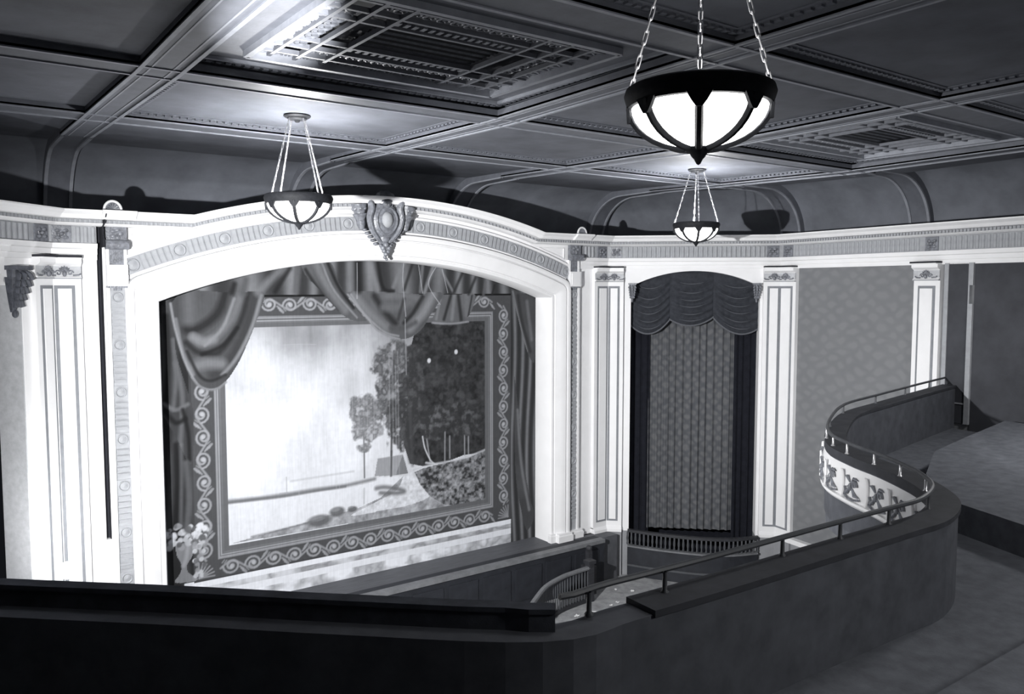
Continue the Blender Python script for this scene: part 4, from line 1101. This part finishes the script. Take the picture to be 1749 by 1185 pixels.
for i in range(len(P_) - 1):
    L = (P_[i + 1] - P_[i]).length; s = (.115 - acc) if acc else 0
    s = -acc % .115
    while s < L:
        q = P_[i] + (P_[i + 1] - P_[i]) * (s / L)
        inst('baluster', balu, Matrix.Translation(wl(q.x, -6.78, q.y - .01)), bb); s += .115
    acc = (acc + L) % .115

# leafy corbels at the springing of the box arches
def corbel_mb(M4, s=1.0):
    mb = MB()
    mb.box((-.13 * s, .12 * s, 0), (.13 * s, .17 * s, .20 * s), M4)
    rows = []
    for k in range(9):                                  # tapering console body
        v = k / 8; w = .10 * s * (1 - .75 * v ** 1.4); o_ = (.17 - .13 * v) * s; y = (.12 - .50 * v) * s
        rows.append([(-w, y, 0), (-w, y, o_ * .7), (-w * .5, y, o_), (w * .5, y, o_), (w, y, o_ * .7), (w, y, 0)])
    mb.grid(rows, mat=M4)
    for k in range(5):                                  # curling leaves down the face
        v = k / 5; y = (.06 - .40 * v) * s; w = .10 * s * (1 - .6 * v)
        for e in (-1, 0, 1):
            mb.tube([(e * w * .7, y + .05 * s, (.15 - .12 * v) * s), (e * w * .9, y, (.19 - .12 * v) * s), (e * w * 1.1, y - .045 * s, (.20 - .12 * v) * s), (e * w * 1.0, y - .06 * s, (.17 - .12 * v) * s)], [.018 * s, .034 * s, .03 * s, .01 * s], 7, M4)
    mb.ellipsoid((0, -.40 * s, .04 * s), (.03 * s, .05 * s, .035 * s), 8, 6, M4)
    return mb
for t, lb in ((.66, 'small grey leaf corbel at the left spring of the box arch'), (3.79, 'small grey leaf corbel at the right spring of the box arch')):
    tag(part('leaf_corbel', corbel_mb(W_ @ Matrix.Translation((t, -.02, 0)), .8), 'ornament', None, True), lb, 'corbel', 'leaf corbels of the box arches')
tag(part('leaf_corbel', corbel_mb(FLft @ Matrix.Translation((LL - .80, .12, -.05)), 1.35), 'darkornament', None, True), 'large dark leaf corbel at the left edge of the picture', 'corbel', 'leaf corbels of the box arches')

# ------------------------------------------------------------------ cartouche over the arch crown
ct = thing('cartouche', (8.2, 15.8, .62), 'grey carved shield cartouche with scrolls at the crown of the arch', 'cartouche')
CF = frame((8.15, 15.86, 1.36), (1, 0, 0), (0, -1, 0)) @ Matrix.Diagonal((1.14, 1.06, 1.15, 1))
part('shield', MB().ellipsoid((0, .04, .10), (.30, .38, .16), 24, 16, CF).ellipsoid((0, -.28, .08), (.13, .20, .11), 14, 10, CF), 'ornament', ct, True)
part('oval_rim', MB().tube([(.205 * math.cos(t), .05 + .25 * math.sin(t) - .05 * (1 - abs(math.cos(t))) * (math.sin(t) < 0), .235 - .03 * abs(math.sin(t))) for t in np.linspace(0, 2 * PI, 28)[:-1]], .024, 7, CF, True), 'ornament', ct, True)
part('oval_boss', MB().ellipsoid((0, .05, .20), (.125, .17, .12), 18, 12, CF), 'greypaint', ct, True)
for s in (-1, 1):
    pts = catmull([(0, -.42, .10), (s * .14, -.33, .14), (s * .27, -.15, .16), (s * .325, .08, .17), (s * .29, .27, .18), (s * .33, .42, .18), (s * .42, .46, .16), (s * .45, .39, .14), (s * .40, .35, .14)], 5)
    part('side_scroll', MB().tube(pts, [.03 + .035 * math.sin(PI * i / (len(pts) - 1)) for i in range(len(pts))], 8, CF), 'ornament', ct, True)
    pts = catmull([(s * .10, .30, .16), (s * .16, .45, .17), (s * .14, .55, .16), (s * .06, .52, .16)], 5)
    part('crest_scroll', MB().tube(pts, .032, 7, CF), 'ornament', ct, True)
    H = CF @ Matrix.Translation((s * .47, .10, .08)) @ Matrix.Rotation(-s * .12, 4, 'Z') @ Matrix.Rotation(-PI / 2, 4, 'X')
    hn = part('horn', MB().lathe([(.0, -.26), (.05, -.24), (.075, -.16), (.085, -.05), (.12, .02), (.135, .05), (.10, .06), (.11, .12), (.145, .20), (.15, .235), (.0, .24)], 16, H), 'ornament', ct, True)
    mb = MB()
    for k in range(7):
        a = 2 * PI * k / 7; mb.ellipsoid((.105 * math.cos(a), .105 * math.sin(a), .15), (.035, .035, .04), 7, 5, H)
    part('horn_beads', mb, 'ornament', hn, True)
    mb = MB()
    for k in range(6): mb.ellipsoid((s * (.44 - .055 * k), -.08 - .068 * k, .08), (.055, .035, .05), 8, 5, CF @ Matrix.Identity(4))
    part('leaf_spray', mb, 'ornament', ct, True)
part('crown', MB().ellipsoid((0, .53, .14), (.13, .12, .13), 14, 10, CF).lathe([(.15, .0), (.165, .03), (.15, .06), (.13, .03)], 16, CF @ Matrix.Translation((0, .40, .12)) @ Matrix.Rotation(-PI / 2, 4, 'X')), 'darkornament', ct, True)
part('mask', MB().ellipsoid((0, .36, .22), (.075, .09, .07), 12, 8, CF).ellipsoid((0, .345, .285), (.018, .035, .02), 6, 5, CF).ellipsoid((-.03, .38, .275), (.014, .01, .012), 6, 4, CF).ellipsoid((.03, .38, .275), (.014, .01, .012), 6, 4, CF), 'ornament', ct, True)
mb = MB()
for k, (x, y, r) in enumerate(((0, -.44, .06), (-.06, -.50, .05), (.06, -.50, .05), (-.035, -.56, .045), (.04, -.57, .045), (0, -.62, .045), (-.02, -.68, .035), (.015, -.72, .028), (-.1, -.46, .035), (.1, -.46, .035))):
    mb.ellipsoid((x, y, .16), (r, r * 1.1, r), 9, 6, CF)
part('fruit_pendant', mb, 'ornament', ct, True)

# ------------------------------------------------------------------ shell finials on the cornice
def shell(x, label):
    F_ = frame((x, 15.62, 1.31), (1, 0, 0), (0, -1, 0))
    s = thing('shell_finial', (x, 15.62, 1.31), label, 'finial', 'shell finials on the cornice')
    part('shell_rim', MB().tube([(.135 * math.cos(t), .02 + .15 * math.sin(t), .02) for t in np.linspace(0, PI, 15)], .022, 7, F_), 'white', s, True)
    part('shell_back', MB().prism([(.13 * math.cos(t), .02 + .145 * math.sin(t)) for t in np.linspace(0, PI, 15)], -.03, .01, F_), 'ornament', s)
    for k in range(7):
        a = PI * (k + .5) / 7
        part('flute', MB().tube([(.02 * math.cos(a), .03 + .02 * math.sin(a), .02), (.10 * math.cos(a), .02 + .115 * math.sin(a), .03)], [.008, .018], 6, F_), 'ornament', s, True)
    part('foot', MB().box((-.16, 0, -.06), (.16, .03, .06), F_), 'ornament', s)
shell(2.90, 'half round shell finial on the cornice above the left console'); shell(13.52, 'half round shell finial on the cornice right of the arch')

# ------------------------------------------------------------------ balcony
RZ = -1.85
ctrl = [(-1.2, 7.62), (.46, 6.08), (1.28, 5.33), (2.1, 4.55), (2.96, 3.80), (3.5, 3.74), (4.4, 3.70), (5.5, 3.68), (6.57, 3.66), (7.12, 3.66), (7.69, 3.85), (8.10, 4.18), (8.40, 4.55), (8.68, 4.97), (8.95, 5.45), (9.42, 6.04), (10.4, 6.68), (11.94, 7.42), (13.45, 7.75), (15.5, 8.14), (17.18, 8.44)]
rp = catmull(ctrl, 5)
def sub(i0, i1): return rp[i0 * 5:i1 * 5 + 1]
BP = plan_path(rp, 0, -1)
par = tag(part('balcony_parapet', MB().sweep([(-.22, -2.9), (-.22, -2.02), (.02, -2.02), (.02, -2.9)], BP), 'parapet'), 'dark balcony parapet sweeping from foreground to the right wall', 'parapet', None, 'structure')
part('coping', MB().sweep([(-.24, -2.03), (-.24, -1.985), (.035, -1.985), (.035, -2.09), (.0, -2.09)], BP[26:]), 'coping', par)
fr = thing('balcony_fascia', (9.4, 6.0, -2.62), 'white bulging balcony front with carved garlands, beyond the foreground rail', 'balcony front')
FPb = BP[40:]
part('bulging_face', MB().sweep([(-.02, -2.09), (.015, -2.09), (.03, -2.14), (.055, -2.26), (.06, -2.36), (.04, -2.46), (.0, -2.54), (-.04, -2.58), (-.12, -2.62), (-.12, -2.09)], FPb), 'white', fr, True)
part('lower_moulding', MB().sweep([(-.1, -2.50), (.07, -2.50), (.075, -2.53), (.05, -2.56), (-.1, -2.58)], FPb), 'white', fr, True)
# carved garlands: a swirl between pairs of C ribs
gm = MB()
gm.tube([(-.20 + .05 * math.sin(t), .16 * math.cos(t), .02) for t in np.linspace(0, PI, 10)], .016, 6)
gm.tube([(-.23 + .05 * math.sin(t), .16 * math.cos(t), .015) for t in np.linspace(0, PI, 10)], .012, 6)
garl_rib = smesh('c_rib', gm, 'white', True)
gm = MB()
for e in (-1, 1):
    sp = [(.02 + e * (.075 + .06 * (1 - q) * math.cos(5.2 * q)), e * .02 + .075 * (1 - q) * math.sin(5.2 * q) * e, .012) for q in np.linspace(0, .95, 14)]
    gm.tube(sp, [.022 * (1 - .6 * q) for q in np.linspace(0, 1, 14)], 6)
    gm.tube([(.02 + e * .03, -.02, .012), (.02 + e * .10, -.09, .016), (.02 + e * .17, -.10, .01)], [.012, .024, .006], 6)
    gm.tube([(.02 + e * .02, .05, .012), (.02 + e * .08, .11, .016), (.02 + e * .15, .10, .01)], [.01, .02, .006], 6)
gm.ellipsoid((.02, .0, .015), (.028, .05, .03), 8, 6)
gm.tube([(-.16, -.12, .01), (-.05, -.15, .016), (.08, -.15, .016), (.2, -.12, .01)], .014, 5)
garl = smesh('garland', gm, 'ornament', True)
acc = 0
for i in range(44, len(BP) - 8):
    p = Vector(BP[i][0]); q = Vector(BP[i + 1][0]); L = (q - p).length; acc += L
    if acc > .50:
        acc = 0; t = (q - p).normalized(); o_ = Vector((-t.y, t.x, 0))
        c = p + o_ * .055 + Vector((0, 0, -2.32))
        m = frame(c, -t if False else t, o_)
        if o_.x > .9 : pass
        # local y must point up: frame gives y = z cross x
        y = o_.cross(t)
        if y.z < 0: m = frame(c, -t, o_)
        inst('garland', garl, m, fr); inst('c_rib', garl_rib, m, fr)
# hand rail on short posts
rl = thing('balcony_rail', (5.2, 3.68, -2.0), 'dark metal hand rail on short posts along the balcony parapet', 'railing')
i0 = 20
part('top_rail', MB().tube([(x, y, RZ) for x, y in rp[i0 + 1:]], .022, 8), 'rail', rl, True)
posts = [(3.28, 3.70), (3.92, 3.68), (5.17, 3.68), (5.90, 3.67), (6.60, 3.66), (7.35, 3.71), (7.98, 4.06), (8.40, 4.55), (8.72, 5.03), (9.02, 5.55), (9.34, 5.94), (9.75, 6.30), (10.6, 6.80), (11.9, 7.41), (13.4, 7.74), (14.9, 8.03), (16.3, 8.30)]
for (x, y) in posts:
    o = part('post', MB().lathe([(.03, -2.0), (.03, -1.985), (.017, -1.97), (.015, RZ)], 10, Matrix.Translation((x, y, 0))), 'postglint' if 7.9 < x < 10 else 'rail', rl, True)  # posts at the bend get a paler material as painted highlight
# black panel closing the rail at the near left
bpn = thing('black_screen', (1.3, 5.3, -2.9), 'solid black screen along the foreground rail at lower left', 'screen')
SP = plan_path(rp[:20] + [(2.90, 3.80), (3.02, 3.71)], 0, -1)
part('screen_cloth', MB().sweep([(-.05, -3.4), (-.05, RZ - .06), (.03, RZ - .06), (.03, -3.4)], SP), 'blackpanel', bpn)
part('screen_cap', MB().sweep([(-.06, RZ - .06), (-.06, RZ - .03), (.05, RZ - .03), (.05, RZ - .06)], SP), 'blackpanel', bpn)
# floor and tiers
poly = [(x, y) for x, y in rp] + [(17.0, 8.0), (15.9, -3.0), (-2.1, -3.0), (-1.6, 7.5)]
struct('floor_balcony', MB().prism(poly, -3.05, -2.85), 'balcony', 'dark carpeted balcony floor inside the rail', 'floor')
for k, (ya, yb, zt) in enumerate(((1.55, 2.45, -2.50), (.65, 1.55, -2.15), (-.25, .65, -1.80), (-3.0, -.25, -1.45))):
    struct('balcony_tier', MB().box((-1.4, ya, -2.85), (15.6, yb, zt)), 'balcony', ['lowest', 'second', 'third', 'topmost'][k] + ' dark carpeted seating tier of the balcony', 'tier')
poly2 = [(9.2, 3.2), (9.9, 4.9), (11.0, 5.6), (12.6, 6.3), (14.2, 6.6), (16.6, 7.0), (16.0, 2.45), (9.0, 2.45)]
struct('balcony_tier', MB().prism(poly2, -2.85, -2.5), 'balcony', 'curved dark tier in the right hand bend of the balcony', 'tier')

# ------------------------------------------------------------------ orchestra rail, papers on the floor
pr_path = catmull([(10.4, 13.6), (10.77, 13.89), (11.4, 14.33), (12.1, 14.60), (12.6, 14.68), (13.05, 14.72)], 6)
pt = thing('orchestra_rail', (12, 14.4, FL), 'curved dark orchestra rail with spindles below the stage', 'railing')
part('top_rail', MB().sweep([(-.05, -6.79), (.05, -6.79), (.06, -6.75), (.04, -6.72), (-.04, -6.72), (-.06, -6.75)], plan_path(pr_path)), 'aprontrim', pt)
part('foot_rail', MB().sweep([(-.03, FL), (.03, FL), (.03, FL + .1), (-.03, FL + .1)], plan_path(pr_path)), 'wood', pt)
part('newel_post', MB().box((13.0, 14.66, FL), (13.16, 14.82, -6.66)).box((12.97, 14.63, -6.66), (13.19, 14.85, -6.58)), 'wood', pt)
part('end_post', MB().box((13.32, 15.05, FL), (13.44, 15.17, -6.5)).ellipsoid((13.38, 15.11, -6.44), (.08, .08, .08), 10, 8), 'wood', pt)
part('end_panel', MB().box((13.12, 14.8, -7.5), (13.36, 15.1, -6.8)), 'wood', pt)
spin = smesh('spindle', MB().lathe([(.014, 0), (.02, .2), (.012, .3), (.022, .5), (.014, .71)], 6), 'rail', True)
P_ = [Vector(p) for p in pr_path]; acc = 0
for i in range(len(P_) - 1):
    L = (P_[i + 1] - P_[i]).length; s = -acc % .10
    while s < L:
        q = P_[i] + (P_[i + 1] - P_[i]) * (s / L); inst('spindle', spin, Matrix.Translation((q.x, q.y, FL + .1)), pt); s += .10
    acc = (acc + L) % .10
papers = [((14.45, 15.55), .16, .10, 20, 'larger of two paper scraps at the foot of the folded pilaster'), ((14.78, 15.32), .2, .09, -12, 'bright paper scrap near the box balustrade foot'), ((14.1, 14.9), .09, .06, 40, 'small paper scrap in the middle of the open floor'),
          ((14.37, 14.58), .10, .10, 10, 'square paper scrap seen just past the rail post'), ((12.22, 14.2), .14, .09, 30, 'pale paper scrap behind the orchestra rail'), ((12.75, 14.1), .34, .05, -36, 'long pale paper strip by the rail post'), ((12.95, 13.85), .22, .10, -20, 'crumpled paper beside the long strip'),
          ((13.55, 14.25), .07, .09, 60, 'tiny paper scrap before the parapet step'), ((13.3, 14.2), .08, .05, 0, 'tiny dull paper scrap left of the parapet step')]
for (x, y), a, b, r, lb in papers:
    rows = [[tuple(Matrix.Translation((x, y, FL + .012)) @ Matrix.Rotation(math.radians(r), 4, 'Z') @ Vector(((i / 4 - .5) * a, (j / 4 - .5) * b, .012 * math.sin(i * 2.1 + j * 1.7 + x) + .008 ))) for i in range(5)] for j in range(5)]
    tag(part('paper_scrap', MB().grid(rows), 'paper', None, True), lb, 'paper', 'papers littering the house floor')

# ------------------------------------------------------------------ unseen board added over the left flood to keep light off the ceiling
hx, hy, hz = -0.10, 6.9, -0.35
dv = Vector((13.1, 9.1, 0)).normalized(); HF = frame((hx, hy, hz), (dv.x, dv.y, 0), (0, 0, 1))
hd = thing('flood_flag', (hx, hy, -1.9), 'added light-blocking board over the left flood, outside the picture at left', 'flood lamp')
part('flag_board', MB().box((-.22, -.34, .15), (.46, .34, .16), HF).box((-.22, -.34, -.2), (-.21, .34, .16), HF), 'bronze', hd)
part('arm', MB().tube([(hx - .14, hy - .10, hz - .1), (hx - .14, hy - .10, -1.86)], .02, 8), 'bronze', hd)
# ------------------------------------------------------------------ flood lamp standing before the left pilaster
wx, wy, wz = 1.79, 14.0, -4.31
wk = thing('flood_lamp', (wx, wy, FL), 'blazing bare flood lamp on a stand before the left pilaster', 'flood lamp')
part('pole', MB().tube([(wx, wy, FL + .1), (wx, wy, wz - .2)], .02, 8), 'rail', wk, True)
for k in range(3):
    a = 2 * PI * k / 3; part('leg', MB().tube([(wx, wy, FL + .7), (wx + .45 * math.cos(a), wy + .45 * math.sin(a), FL + .015)], .014, 6), 'rail', wk, True)
part('reflector', MB().lathe([(.03, -.2), (.10, -.17), (.17, -.10), (.20, -.06), (.195, -.055), (.16, -.09), (.09, -.15), (.03, -.18)], 20, Matrix.Translation((wx, wy, wz - .32))), 'rail', wk, True)
part('bulb', MB().ellipsoid((wx, wy, wz), (.11, .11, .13), 16, 12), 'bulb', wk, True)
light('flood_lamp_light', 'POINT', (wx, wy + .02, wz + .16), 190, (1, 1, 1), .05)
